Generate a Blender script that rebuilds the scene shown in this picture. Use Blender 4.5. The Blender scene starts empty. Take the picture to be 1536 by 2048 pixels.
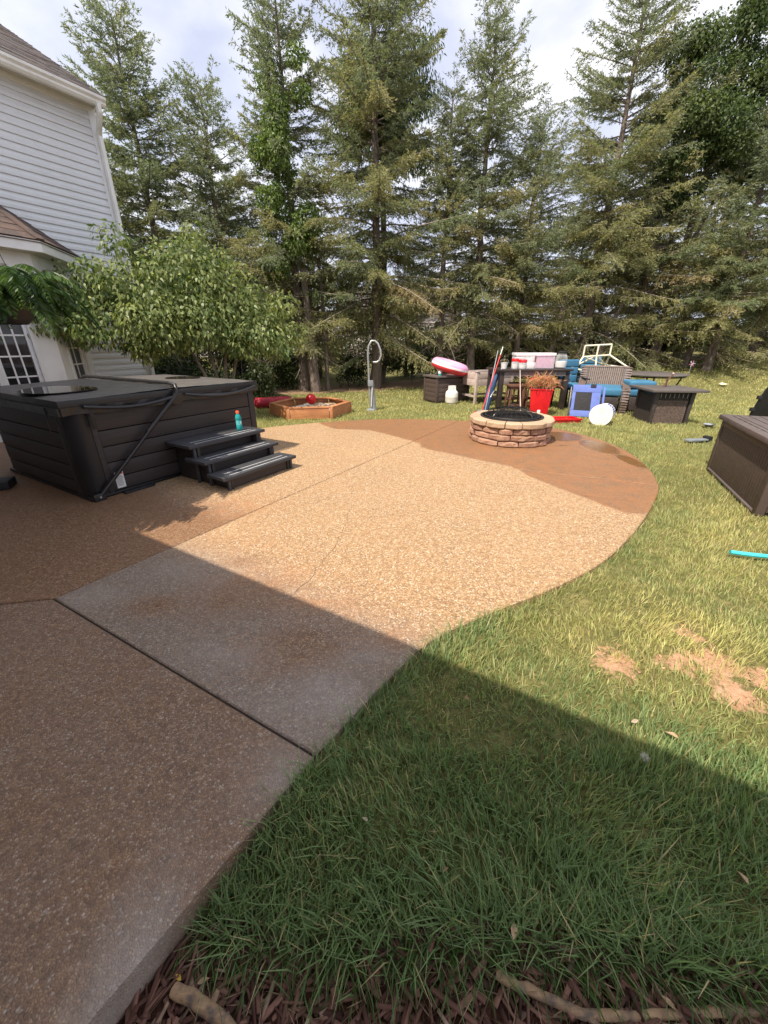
import bpy, bmesh, math, random
import numpy as np
from mathutils import Vector, Matrix
R = math.radians
S = bpy.context.scene
C = S.collection
random.seed(7)
# ------------------------------------------------------------------ camera, sky, sun, exposure
cd = bpy.data.cameras.new('camera'); cam = bpy.data.objects.new('camera', cd); C.objects.link(cam)
cd.sensor_fit = 'AUTO'; cd.sensor_width = 36; cd.lens = 785 / 2048 * 36
cd.clip_start = .05; cd.clip_end = 600
cam.location = (0, 0, 1.4); cam.rotation_euler = (R(90 - 23.66), 0, 0)
S.camera = cam
SUN_H = (.65, .76); SUN_EL = R(57)
n_ = math.hypot(*SUN_H); LX, LY = SUN_H[0] / n_, SUN_H[1] / n_
to_sun = Vector((-LX * math.cos(SUN_EL), -LY * math.cos(SUN_EL), math.sin(SUN_EL)))
sd = bpy.data.lights.new('sun', 'SUN'); sun = bpy.data.objects.new('sun', sd); C.objects.link(sun)
sd.energy = 4.5; sd.angle = R(.55); sd.color = (1, .90, .76)
sun.rotation_euler = to_sun.to_track_quat('Z', 'Y').to_euler(); sun.location = (-8, -9, 20)
W = bpy.data.worlds.new('World'); S.world = W; W.use_nodes = True
nt = W.node_tree; N = nt.nodes; L = nt.links
N.clear()
out = N.new('ShaderNodeOutputWorld'); bg = N.new('ShaderNodeBackground'); bg.inputs[1].default_value = .115
sky = N.new('ShaderNodeTexSky'); sky.sky_type = 'NISHITA'; sky.sun_disc = False
sky.sun_elevation = SUN_EL; sky.sun_rotation = math.atan2(to_sun.x, to_sun.y); sky.air_density = 1.2; sky.dust_density = 2.5
tc = N.new('ShaderNodeTexCoord')
mp = N.new('ShaderNodeMapping'); mp.inputs['Scale'].default_value = (1.4, 1.4, 2.6); mp.inputs['Rotation'].default_value = (0, R(12), R(35))
no = N.new('ShaderNodeTexNoise'); no.inputs['Scale'].default_value = 1.7; no.inputs['Detail'].default_value = 8; no.inputs['Roughness'].default_value = .55
no.inputs['Distortion'].default_value = .4
rp = N.new('ShaderNodeValToRGB'); rp.color_ramp.elements[0].position = .36; rp.color_ramp.elements[1].position = .62
rp.color_ramp.elements[0].color = (.72, .72, .72, 1); rp.color_ramp.elements[1].color = (1, 1, 1, 1)
no2 = N.new('ShaderNodeTexNoise'); no2.inputs['Scale'].default_value = 3.1; no2.inputs['Detail'].default_value = 6
rp2 = N.new('ShaderNodeValToRGB'); rp2.color_ramp.elements[0].position = .38; rp2.color_ramp.elements[1].position = .62
rp2.color_ramp.elements[0].color = (4.7, 4.95, 6.2, 1); rp2.color_ramp.elements[1].color = (7.0, 7.0, 7.4, 1)
mx = N.new('ShaderNodeMixRGB')
L.new(tc.outputs['Generated'], mp.inputs[0]); L.new(mp.outputs[0], no.inputs['Vector']); L.new(mp.outputs[0], no2.inputs['Vector'])
L.new(no.outputs[0], rp.inputs[0]); L.new(no2.outputs[0], rp2.inputs[0])
L.new(rp.outputs[0], mx.inputs[0]); L.new(sky.outputs[0], mx.inputs[1]); L.new(rp2.outputs[0], mx.inputs[2])
L.new(mx.outputs[0], bg.inputs[0]); L.new(bg.outputs[0], out.inputs[0])
S.view_settings.view_transform = 'Standard'; S.view_settings.look = 'None'
S.view_settings.exposure = 0.60; S.view_settings.gamma = 1; S.view_settings.use_curve_mapping = False
S.cycles.max_bounces = 8; S.cycles.transparent_max_bounces = 8; S.cycles.use_denoising = True
# ------------------------------------------------------------------ frames and helpers
def hw(u, w, z=0.): return (.515 * u + .857 * w, .857 * u - .515 * w, z)   # house frame: u into the yard, w to the right
HROT = math.atan2(.857, .515)
def sst(t):
    t = np.clip(t, 0, 1); return t * t * (3 - 2 * t)
def tz(x, y):
    x = np.asarray(x, float); y = np.asarray(y, float)
    u = .515 * x + .857 * y
    return -.035 - .085 * sst((.62 - u) / .35) + .78 * sst((x + 1) / 13) * sst((y - 9.3) / 6)
def gz(x, y): return float(tz(x, y))
def props(o, label=None, cat=None, group=None, kind=None):
    for k, v in (('label', label), ('category', cat), ('group', group), ('kind', kind)):
        if v: o[k] = v
    return o
def thing(name, label, cat, loc=(0, 0, 0), rz=0., group=None):
    o = bpy.data.objects.new(name, None); o.empty_display_size = .1; C.objects.link(o)
    o.location = loc; o.rotation_euler = (0, 0, rz)
    return props(o, label, cat, group)
def link(name, me, parent=None, m=None):
    o = bpy.data.objects.new(name, me); C.objects.link(o)
    if parent: o.parent = parent
    if m and not me.materials: me.materials.append(m)
    return o
class MB:
    def __init__(s): s.v = []; s.f = []
    def add(s, vs, fs):
        b = len(s.v); s.v += [tuple(p) for p in vs]; s.f += [tuple(i + b for i in f) for f in fs]; return s
    def hexa(s, p): return s.add(p, [(0, 3, 2, 1), (4, 5, 6, 7), (0, 1, 5, 4), (1, 2, 6, 5), (2, 3, 7, 6), (3, 0, 4, 7)])
    def box(s, x0, x1, y0, y1, z0, z1, tx=0., ty=0.):      # tx, ty widen the top
        return s.hexa([(x0, y0, z0), (x1, y0, z0), (x1, y1, z0), (x0, y1, z0), (x0 - tx, y0 - ty, z1), (x1 + tx, y0 - ty, z1), (x1 + tx, y1 + ty, z1), (x0 - tx, y1 + ty, z1)])
    def bar(s, a, b, w, h, up=(0, 0, 1)):
        a = Vector(a); b = Vector(b); d = (b - a).normalized(); up = Vector(up)
        if abs(d.dot(up)) > .98: up = Vector((1, 0, 0))
        x = d.cross(up).normalized() * w / 2; y = x.cross(d).normalized() * h / 2
        return s.hexa([a - x - y, a + x - y, a + x + y, a - x + y, b - x - y, b + x - y, b + x + y, b - x + y])
    def tube(s, pts, r, n=8, close=True):
        pts = [Vector(p) for p in pts]; k = len(pts); rs = r if isinstance(r, (list, tuple)) else [r] * k
        ref = None; vs = []
        for i, p in enumerate(pts):
            d = (pts[min(i + 1, k - 1)] - pts[max(i - 1, 0)]).normalized()
            if ref is None:
                ref = d.cross(Vector((0, 0, 1)) if abs(d.z) < .9 else Vector((1, 0, 0))).normalized()
            ref = (ref - d * ref.dot(d)).normalized(); q = d.cross(ref)
            vs += [p + (ref * math.cos(2 * math.pi * j / n) + q * math.sin(2 * math.pi * j / n)) * rs[i] for j in range(n)]
        fs = [(i * n + j, i * n + (j + 1) % n, (i + 1) * n + (j + 1) % n, (i + 1) * n + j) for i in range(k - 1) for j in range(n)]
        if close: fs += [tuple(range(n))[::-1], tuple((k - 1) * n + j for j in range(n))]
        return s.add(vs, fs)
    def lathe(s, prof, n=20, c=(0, 0, 0), a0=0., a1=None, caps=True):
        full = a1 is None; m = n if full else n + 1; a1 = a0 + 2 * math.pi if full else a1
        vs = [(c[0] + r * math.cos(a0 + (a1 - a0) * j / n), c[1] + r * math.sin(a0 + (a1 - a0) * j / n), c[2] + z) for r, z in prof for j in range(m)]
        fs = [(i * m + j, i * m + (j + 1) % m, (i + 1) * m + (j + 1) % m, (i + 1) * m + j) for i in range(len(prof) - 1) for j in range(n)]
        if caps and full: fs += [tuple(range(m))[::-1], tuple((len(prof) - 1) * m + j for j in range(m))]
        return s.add(vs, fs)
    def prism(s, poly, z0, z1):
        n = len(poly)
        return s.add([(x, y, z0) for x, y in poly] + [(x, y, z1) for x, y in poly],
                     [tuple(range(n))[::-1], tuple(range(n, 2 * n))] + [(i, (i + 1) % n, n + (i + 1) % n, n + i) for i in range(n)])
    def torus(s, R_, r, c=(0, 0, 0), n=28, m=10, sz=1.):
        vs = [(c[0] + (R_ + r * math.cos(b)) * math.cos(a), c[1] + (R_ + r * math.cos(b)) * math.sin(a), c[2] + r * sz * math.sin(b))
              for a in [2 * math.pi * i / n for i in range(n)] for b in [2 * math.pi * j / m for j in range(m)]]
        return s.add(vs, [(i * m + j, ((i + 1) % n) * m + j, ((i + 1) % n) * m + (j + 1) % m, i * m + (j + 1) % m) for i in range(n) for j in range(m)])
    def ball(s, c, rx, ry=None, rz=None, n=16, m=10):
        ry = ry or rx; rz = rz or rx
        return s.lathe([(math.sin(math.pi * max(.001, min(.999, i / m))), -math.cos(math.pi * max(.001, min(.999, i / m)))) for i in range(m + 1)], n).xf_last(n * (m + 1), lambda p: (c[0] + p[0] * rx, c[1] + p[1] * ry, c[2] + p[2] * rz))
    def xf_last(s, k, fn):
        s.v[-k:] = [tuple(fn(p)) for p in s.v[-k:]]; return s
    def xf(s, M):
        s.v = [tuple(M @ Vector(p)) for p in s.v]; return s
    def mesh(s, name, m, smooth=False, bev=0., seg=2):
        me = bpy.data.meshes.new(name); me.from_pydata(s.v, [], s.f); me.validate(); me.update()
        if bev:
            bm = bmesh.new(); bm.from_mesh(me)
            es = [e for e in bm.edges if len(e.link_faces) == 2 and e.calc_face_angle(0) > R(35)]
            bmesh.ops.bevel(bm, geom=es, offset=bev, segments=seg, affect='EDGES', clamp_overlap=True, profile=.6)
            bm.to_mesh(me); bm.free(); smooth = True
        if smooth:
            me.polygons.foreach_set('use_smooth', [True] * len(me.polygons)); me.set_sharp_from_angle(angle=R(40))
        me.materials.append(m); return me
    def build(s, name, m, parent=None, smooth=False, bev=0., seg=2, loc=None, rz=None):
        o = link(name, s.mesh(name, m, smooth, bev, seg), parent)
        if loc: o.location = loc
        if rz is not None: o.rotation_euler.z = rz
        return o
def npmesh(name, v, f, m, parent=None, col=None, fl=None, smooth=False):
    v = np.asarray(v, np.float32); f = np.asarray(f, np.int32); k = f.shape[1]
    me = bpy.data.meshes.new(name)
    me.vertices.add(len(v)); me.vertices.foreach_set('co', v.ravel())
    me.loops.add(f.size); me.loops.foreach_set('vertex_index', f.ravel())
    me.polygons.add(len(f)); me.polygons.foreach_set('loop_start', np.arange(0, f.size, k, dtype=np.int32))
    me.update(calc_edges=True)
    if col is not None:
        a = me.attributes.new('col', 'FLOAT_COLOR', 'POINT')
        a.data.foreach_set('color', np.concatenate([np.asarray(col, np.float32), np.ones((len(v), 1), np.float32)], 1).ravel())
    for key, arr in (fl or {}).items():
        a = me.attributes.new(key, 'FLOAT', 'POINT'); a.data.foreach_set('value', np.asarray(arr, np.float32).ravel())
    if smooth: me.polygons.foreach_set('use_smooth', np.ones(len(f), bool))
    me.materials.append(m); me.validate(); me.update()
    return link(name, me, parent)
# ------------------------------------------------------------------ materials
class NT:
    def __init__(s, name):
        s.m = bpy.data.materials.new(name); s.m.use_nodes = True; s.t = s.m.node_tree; s.n = s.t.nodes; s.l = s.t.links
        s.b = s.n['Principled BSDF']; s.o = s.n['Material Output']
    def node(s, ty, **kw):
        x = s.n.new(ty)
        for k, v in kw.items():
            if k.startswith('_'): setattr(x, k[1:], v)
        return x
    def set(s, sock, v):
        if hasattr(v, 'links') or hasattr(v, 'is_output'): s.l.new(v, sock)
        elif isinstance(v, (tuple, list)) and len(v) == 3 and sock.type == 'RGBA': sock.default_value = (*v, 1)
        else: sock.default_value = v
    def coord(s, k='Object'): return s.node('ShaderNodeTexCoord').outputs[k]
    def pos(s): return s.node('ShaderNodeNewGeometry').outputs['Position']
    def map(s, v, sc): x = s.node('ShaderNodeMapping'); s.set(x.inputs[0], v); x.inputs['Scale'].default_value = sc; return x.outputs[0]
    def noise(s, v, sc, det=3, rough=.55, dist=0):
        x = s.node('ShaderNodeTexNoise'); s.set(x.inputs['Vector'], v); x.inputs['Scale'].default_value = sc; x.inputs['Detail'].default_value = det
        x.inputs['Roughness'].default_value = rough; x.inputs['Distortion'].default_value = dist; return x.outputs[0]
    def voro(s, v, sc, feat='F1'):
        x = s.node('ShaderNodeTexVoronoi', _feature=feat); s.set(x.inputs['Vector'], v); x.inputs['Scale'].default_value = sc; return x
    def ramp(s, f, stops, interp='LINEAR'):
        x = s.node('ShaderNodeValToRGB'); s.set(x.inputs[0], f); r = x.color_ramp; r.interpolation = interp
        while len(r.elements) < len(stops): r.elements.new(.5)
        for e, (p, c) in zip(r.elements, stops):
            e.position = p; e.color = (c, c, c, 1) if not isinstance(c, (tuple, list)) else (*c, 1)
        return x.outputs[0]
    def mix(s, f, a, b, mode='MIX'):
        x = s.node('ShaderNodeMixRGB', _blend_type=mode); s.set(x.inputs[0], f); s.set(x.inputs[1], a); s.set(x.inputs[2], b); return x.outputs[0]
    def math(s, op, a, b=0., clamp=False):
        x = s.node('ShaderNodeMath', _operation=op, _use_clamp=clamp); s.set(x.inputs[0], a); s.set(x.inputs[1], b); return x.outputs[0]
    def attr(s, k, out='Fac'): x = s.node('ShaderNodeAttribute'); x.attribute_name = k; return x.outputs[out]
    def bump(s, h, st=.3, d=.01):
        x = s.node('ShaderNodeBump'); s.set(x.inputs['Height'], h); x.inputs['Strength'].default_value = st; x.inputs['Distance'].default_value = d
        s.l.new(x.outputs[0], s.b.inputs['Normal']); return x
    def P(s, col=None, rough=None, **kw):
        if col is not None: s.set(s.b.inputs['Base Color'], col)
        if rough is not None: s.set(s.b.inputs['Roughness'], rough)
        for k, v in kw.items(): s.set(s.b.inputs[k.replace('_', ' ')], v)
        return s
def mat(name, col, rough=.6, var=.18, sc=9., bump=.12, bsc=60., metal=0., spec=.4, stretch=(1, 1, 1), dirt=0.):
    t = NT(name); c = t.coord(); c = t.map(c, stretch)
    f = t.noise(c, sc, 4, .6); lo = tuple(x * (1 - var) for x in col); hi = tuple(min(.95, x * (1 + var)) for x in col)
    k = t.ramp(f, [(.3, lo), (.7, hi)])
    if dirt:
        k = t.mix(t.math('MULTIPLY', t.ramp(t.noise(t.pos(), 3.1, 6, .7), [(.5, 0.), (.72, 1.)]), dirt), k, (.2, .15, .1))
    t.P(k, t.ramp(t.noise(c, sc * 2.3, 3), [(.3, max(.02, rough - .08)), (.7, min(1, rough + .08))]), Metallic=metal)
    t.b.inputs['Specular IOR Level'].default_value = spec
    if bump: t.bump(t.noise(c, bsc, 3), bump, .004)
    return t.m
def wood(name, a, b, sc=14., rough=.7, axis=(1, 12, 12), bump=.25):
    t = NT(name); c = t.map(t.coord(), axis); f = t.noise(c, sc / 6, 6, .65, .6)
    k = t.mix(t.ramp(t.noise(t.coord(), 4.2, 4), [(.4, 0.), (.7, .5)]), t.ramp(f, [(.3, a), (.68, b)]), tuple(x * .6 for x in a))
    t.P(k, rough); t.bump(f, bump, .004); return t.m
def leafmat(name, trans=.35, rough=.5, mul=1.):
    t = NT(name); c = t.attr('col', 'Color')
    if mul != 1: c = t.mix(1., c, (mul, mul, mul), 'MULTIPLY')
    t.P(c, rough); t.b.inputs['Specular IOR Level'].default_value = .3
    tr = t.node('ShaderNodeBsdfTranslucent'); t.set(tr.inputs[0], t.mix(1., c, (1.25, 1.3, .7), 'MULTIPLY'))
    m = t.node('ShaderNodeMixShader'); m.inputs[0].default_value = trans
    t.l.new(t.b.outputs[0], m.inputs[1]); t.l.new(tr.outputs[0], m.inputs[2]); t.l.new(m.outputs[0], t.o.inputs[0]); return t.m
M = {}
M['siding'] = mat('siding_vinyl', (.70, .715, .74), .45, .05, 3, .1, 40, dirt=.10, stretch=(.3, 1, 1))
M['trim'] = mat('white_trim', (.80, .79, .78), .45, .05, 4, .06, dirt=.12)
M['gutter'] = mat('gutter_paint', (.80, .79, .75), .35, .06, 4, .04, dirt=.2)
M['soffit'] = mat('soffit', (.60, .57, .50), .6, .06)
M['core'] = mat('house_sheathing', (.30, .28, .26), .8)
def shingle_mat(name, a, b, c):
    t = NT(name); oi = t.node('ShaderNodeObjectInfo'); p = t.pos()
    v = t.voro(t.map(p, (5, 5, 9)), 1.1); k = t.ramp(t.math('FRACT', t.math('ADD', v.outputs['Color'], oi.outputs['Random'])), [(0., a), (.5, b), (1., c)])
    g = t.noise(p, 260, 2); k = t.mix(t.ramp(g, [(.35, 0.), (.65, .45)]), k, tuple(x * .5 for x in a)); t.P(k, .92); t.bump(g, .5, .003); return t.m
M['shingle'] = shingle_mat('roof_shingle', (.085, .07, .066), (.13, .102, .092), (.105, .096, .092))
M['bay_shingle'] = shingle_mat('bay_shingle', (.115, .077, .064), (.15, .10, .083), (.095, .074, .067))
def glassy(name, col, rough=.03):
    t = NT(name); k = t.ramp(t.noise(t.pos(), 5.5, 3), [(.42, col), (.62, tuple(min(1, x * 1.8 + .008) for x in col))]); t.P(k, rough); t.b.inputs['Specular IOR Level'].default_value = .5; return t.m
M['pane'] = glassy('window_pane', (.018, .018, .02))
def clear(name, col, tr=.75, rough=.15):
    t = NT(name); t.P(t.mix(t.noise(t.coord(), 6), col, tuple(min(1, c * 1.1) for c in col)), rough, Transmission_Weight=tr); t.b.inputs['IOR'].default_value = 1.15; return t.m
def clear2(name, col, tr, rough=.12):
    t = NT(name); t.P(t.mix(t.noise(t.coord(), 6), col, tuple(min(1, c * 1.1) for c in col)), rough); tp = t.node('ShaderNodeBsdfTransparent'); m = t.node('ShaderNodeMixShader'); fr = t.node('ShaderNodeLayerWeight'); fr.inputs[0].default_value = .35
    t.set(m.inputs[0], t.math('ADD', t.math('MULTIPLY', fr.outputs['Facing'], .5), 1 - tr, True)); t.l.new(tp.outputs[0], m.inputs[1]); t.l.new(t.b.outputs[0], m.inputs[2]); t.l.new(m.outputs[0], t.o.inputs[0]); return t.m
M['clear'] = clear2('clear_plastic', (.86, .86, .88), .78, .25); M['glassjar'] = clear2('jar_glass', (.75, .78, .78), .85, .05)
M['bottle'] = clear('teal_drink', (.04, .42, .42), .35, .12)
M['water'] = NT('puddle_water').P((.03, .025, .022), .02).m
M['spa_panel'] = mat('spa_panel', (.039, .032, .031), .5, .16, 5, .25, 30, stretch=(.25, 6, 6), spec=.35)
M['spa_black'] = mat('spa_black', (.012, .011, .012), .42, .2, 6, .15, 60, spec=.4)
M['spa_cover'] = mat('vinyl_cover', (.115, .104, .10), .42, .12, 5, .35, 90, spec=.45, dirt=.25)
M['spa_skirt'] = mat('vinyl_skirt', (.018, .017, .018), .38, .2, 7, .35, 45, spec=.5)
M['shell'] = mat('spa_shell', (.62, .60, .57), .25)
M['black_metal'] = mat('black_metal', (.018, .017, .018), .38, .15, spec=.5)
M['black_plastic'] = mat('black_plastic', (.02, .02, .022), .5, .2, spec=.4)
M['step'] = mat('step_plastic', (.058, .058, .063), .62, .22, 8, .4, 50, stretch=(.3, 8, 8), spec=.3)
M['strip'] = mat('grip_strip', (.55, .55, .55), .8, .2)
M['label'] = mat('paper_label', (.75, .74, .70), .6, .06)
M['ink'] = mat('label_ink', (.28, .28, .28), .7, .1)
M['redink'] = mat('red_ink', (.6, .06, .05), .6, .1)
M['orange_cap'] = mat('orange_cap', (.85, .13, .05), .4, .05)
M['sandwood'] = wood('cedar', (.42, .16, .065), (.62, .28, .12), rough=.6)
M['sand'] = mat('sand', (.52, .40, .27), .95, .22, 14, .8, 60)
M['grayroll'] = mat('beige_plastic', (.62, .52, .40), .6, .1)
M['red'] = mat('red_plastic', (.62, .012, .018), .36, .12, spec=.45)
M['redmatte'] = mat('red_vinyl', (.42, .022, .04), .5, .2, 6, .3, 30)
M['galv'] = mat('galvanised', (.42, .44, .45), .38, .14, metal=.55, spec=.5)
M['gray_paint'] = mat('grey_paint', (.22, .24, .26), .45, .15, spec=.4)
M['box_brown'] = mat('resin_brown', (.082, .058, .050), .55, .18, 6, .35, 40, stretch=(1, 1, 8), spec=.35)
M['box_lid'] = mat('resin_lid', (.12, .095, .088), .55, .16, 6, .3, 40, spec=.35)
M['tank'] = mat('tank_white', (.74, .71, .66), .4, .06, 5, .05, dirt=.25)
M['pinkring'] = None
M['planter'] = wood('weathered_cedar', (.42, .33, .29), (.60, .49, .44), rough=.8)
M['blue_navy'] = mat('navy_fabric', (.035, .075, .16), .8, .2, 10, .4, 90)
M['blue_fab'] = mat('blue_nylon', (.10, .15, .42), .7, .14, 7, .35, 60)
M['mesh_black'] = mat('black_mesh', (.022, .021, .023), .8, .25, 20, .5, 160)
M['teal_cush'] = mat('blue_cushion', (.045, .16, .27), .85, .14, 7, .35, 70)
M['white_pvc'] = mat('cream_pipe', (.80, .77, .60), .4, .05)
M['white'] = mat('white_plastic', (.80, .79, .78), .4, .05, dirt=.1)
M['pinkstuff'] = mat('pink_contents', (.78, .26, .48), .7, .2, 25)
M['whitestuff'] = mat('white_contents', (.80, .77, .74), .7, .12, 25)
M['barwood'] = wood('dark_stained_wood', (.022, .016, .015), (.05, .036, .032), rough=.5)
M['stoolwood'] = wood('brown_stained_wood', (.11, .05, .032), (.18, .09, .06), rough=.5)
M['paintgrey'] = mat('worn_grey_paint', (.16, .14, .135), .6, .3, 20)
M['fire_top'] = mat('slate_top', (.11, .095, .088), .55, .15)
def wicker(name, a, b):
    t = NT(name); k = t.ramp(t.noise(t.coord(), 30, 3), [(.35, a), (.65, b)]); t.P(k, .55); return t.m
M['wicker'] = wicker('wicker_brown', (.13, .092, .078), (.23, .17, .145))
M['wicker_dark'] = wicker('wicker_dark', (.034, .027, .025), (.065, .05, .046))
M['bark'] = None
M['teal_rope'] = mat('turquoise_webbing', (.06, .52, .55), .7, .15, 30, .5, 120)
M['paper'] = mat('paper_scrap', (.72, .70, .45), .8)
M['steel'] = mat('steel', (.6, .6, .6), .25, .1, metal=.9)
M['pit_ring'] = mat('blackened_steel', (.035, .032, .031), .55, .25, metal=.3)
M['ash'] = mat('ash', (.06, .055, .052), .95, .3, 20, .8, 40)
M['orange_shed'] = mat('red_shed_paint', (.5, .1, .05), .8, .15, 3)
M['house_far'] = mat('far_siding', (.5, .44, .42), .8, .08)
M['dryplant'] = leafmat('dry_plant', .25, .7)
M['needle'] = leafmat('spruce_needles', .40, .55, 1.28)
M['leaf'] = leafmat('broad_leaf', .38, .42)
M['grass'] = leafmat('grass_blade', .42, .5)
def barkmat(name, a, b):
    t = NT(name); c = t.map(t.coord(), (7, 7, 1.6)); f = t.noise(c, 2.4, 6, .65); k = t.ramp(f, [(.32, a), (.68, b)]); t.P(k, .95); t.bump(f, .9, .02); return t.m
M['bark'] = barkmat('spruce_bark', (.085, .065, .052), (.25, .20, .165))
M['deadtwig'] = barkmat('dead_twig', (.16, .125, .10), (.33, .28, .23))
M['bark2'] = barkmat('smooth_bark', (.10, .08, .065), (.2, .17, .14))
def block_mat():
    t = NT('retaining_block'); oi = t.node('ShaderNodeObjectInfo'); c = t.coord()
    k = t.ramp(oi.outputs['Random'], [(0., (.27, .135, .085)), (.35, (.46, .27, .175)), (.7, (.40, .22, .15)), (1., (.31, .165, .11))])
    k = t.mix(t.ramp(t.noise(t.pos(), 7, 5, .7), [(.45, 0.), (.75, .6)]), k, (.52, .36, .24)); f = t.noise(t.pos(), 55, 4, .7)
    k = t.mix(t.ramp(f, [(.3, .5), (.55, 0.)]), k, (.17, .10, .07)); t.P(k, .9); t.bump(f, .8, .012); return t.m
M['block'] = block_mat()
def cap_mat():
    t = NT('cap_block'); oi = t.node('ShaderNodeObjectInfo')
    k = t.ramp(oi.outputs['Random'], [(0., (.43, .30, .19)), (1., (.54, .39, .26))]); f = t.noise(t.pos(), 50, 4, .7)
    k = t.mix(t.ramp(f, [(.3, .45), (.55, 0.)]), k, (.32, .2, .13)); t.P(k, .9); t.bump(f, .7, .01); return t.m
M['cap'] = cap_mat()
def patio_mat():
    t = NT('exposed_aggregate'); p = t.pos()
    d = t.noise(p, 30, 2); pv = t.node('ShaderNodeVectorMath', _operation='MULTIPLY_ADD'); t.set(pv.inputs[0], t.node('ShaderNodeTexNoise').outputs['Color']); pv.inputs[1].default_value = (.004, .004, .004); t.set(pv.inputs[2], p)
    v = t.voro(pv.outputs[0], 138); e = t.voro(pv.outputs[0], 138, 'DISTANCE_TO_EDGE')
    sep = t.node('ShaderNodeSeparateColor'); t.l.new(v.outputs['Color'], sep.inputs[0])
    dry = t.ramp(sep.outputs[0], [(0., (.24, .135, .070)), (.3, (.43, .265, .145)), (.55, (.58, .385, .22)), (.8, (.74, .53, .32)), (.9, (.88, .73, .52)), (.97, (.95, .90, .82))])
    gap = t.ramp(e.outputs['Distance'], [(.03, 1.), (.20, .45), (.36, 0.)])
    dry = t.mix(t.math('MULTIPLY', gap, .68), dry, (.23, .14, .075))
    dry = t.mix(t.ramp(t.noise(p, 46, 3, .6), [(.40, .25), (.55, 0.)]), dry, (.24, .14, .075))
    big = t.noise(p, 1.3, 5, .6); dry = t.mix(t.ramp(big, [(.35, .0), (.7, .25)]), dry, (.52, .33, .18))
    mot = t.ramp(t.noise(p, 27, 5, .75), [(.36, .74), (.5, 1.), (.66, 1.18)]); dry = t.mix(1., dry, mot, 'MULTIPLY'); dry = t.mix(1., dry, (1., .965, .88), 'MULTIPLY')
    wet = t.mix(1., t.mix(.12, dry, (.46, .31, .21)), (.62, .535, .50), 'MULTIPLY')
    shade_slab = t.mix(1., t.mix(.42, dry, (.38, .36, .345)), (.59, .595, .64), 'MULTIPLY')      # cool dark grey: shade painted into the near slabs' colour
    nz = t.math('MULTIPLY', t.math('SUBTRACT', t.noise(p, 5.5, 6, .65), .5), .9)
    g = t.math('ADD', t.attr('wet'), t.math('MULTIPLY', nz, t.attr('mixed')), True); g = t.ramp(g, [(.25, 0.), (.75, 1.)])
    shade_grey = t.attr('shade_grey'); k = t.mix(shade_grey, dry, shade_slab); k = t.mix(g, k, wet)
    pale = t.math('MULTIPLY', t.attr('pale'), t.ramp(t.noise(p, 4.2, 6, .7), [(.35, .2), (.7, 1.)]), True)
    k = t.mix(pale, k, (.47, .42, .375))
    rust = t.math('MULTIPLY', t.attr('rust'), t.ramp(t.noise(p, 6, 5, .65), [(.35, 0.), (.65, .7)]), True); k = t.mix(rust, k, (.40, .17, .065))
    r = t.mix(g, (.85, .85, .85), (.42, .42, .42)); pud = t.attr('puddle'); pn = t.ramp(t.math('ADD', pud, t.math('MULTIPLY', nz, .35)), [(.42, 0.), (.58, 1.)])
    k = t.mix(pn, k, t.mix(1., k, (.62, .6, .5), 'MULTIPLY')); t.P(k, t.mix(pn, r, (.04, .04, .04)))
    h = t.math('ADD', t.math('MULTIPLY', gap, -1.), t.math('MULTIPLY', sep.outputs[1], .5)); h = t.math('MULTIPLY', h, t.math('SUBTRACT', 1., t.math('MULTIPLY', pn, .93)))
    t.bump(h, .6, .004); return t.m
M['patio'] = patio_mat()
M['crack'] = mat('crack_dirt', (.16, .095, .055), .95, .3, 30, .3)
M['joint'] = mat('joint_dirt', (.045, .032, .024), .95, .3, 30, .5)
M['edge'] = M['patio']
def ground_mat():
    t = NT('lawn_soil'); p = t.pos()
    a = t.ramp(t.noise(p, 9, 6, .7), [(.3, (.10, .11, .036)), (.5, (.18, .165, .06)), (.72, (.30, .25, .11))])
    f = t.noise(p, 42, 4, .7); a = t.mix(t.ramp(f, [(.35, .6), (.6, 0.)]), a, (.06, .062, .024))
    soil = t.ramp(t.noise(p, 22, 6, .7), [(.3, (.36, .20, .115)), (.7, (.56, .35, .22))])
    mul = t.ramp(t.noise(p, 30, 5, .7), [(.3, (.03, .014, .010)), (.7, (.10, .045, .03))])
    straw = t.ramp(t.noise(p, 12, 6, .7), [(.3, (.16, .10, .06)), (.7, (.36, .25, .16))])
    nz = t.math('MULTIPLY', t.math('SUBTRACT', t.noise(p, 16, 7, .78), .5), 2.0)
    def msk(k): return t.ramp(t.math('ADD', t.attr(k), nz), [(.4, 0.), (.6, 1.)])
    k = t.mix(msk('bare'), a, soil); k = t.mix(msk('straw'), k, straw); k = t.mix(t.attr('mulch'), k, mul)
    t.P(k, .97); t.b.inputs['Specular IOR Level'].default_value = .1; t.bump(t.noise(p, 60, 4, .7), .8, .02); return t.m
M['ground'] = ground_mat()
M['mulch'] = leafmat('mulch_chip', 0., .9)
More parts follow.
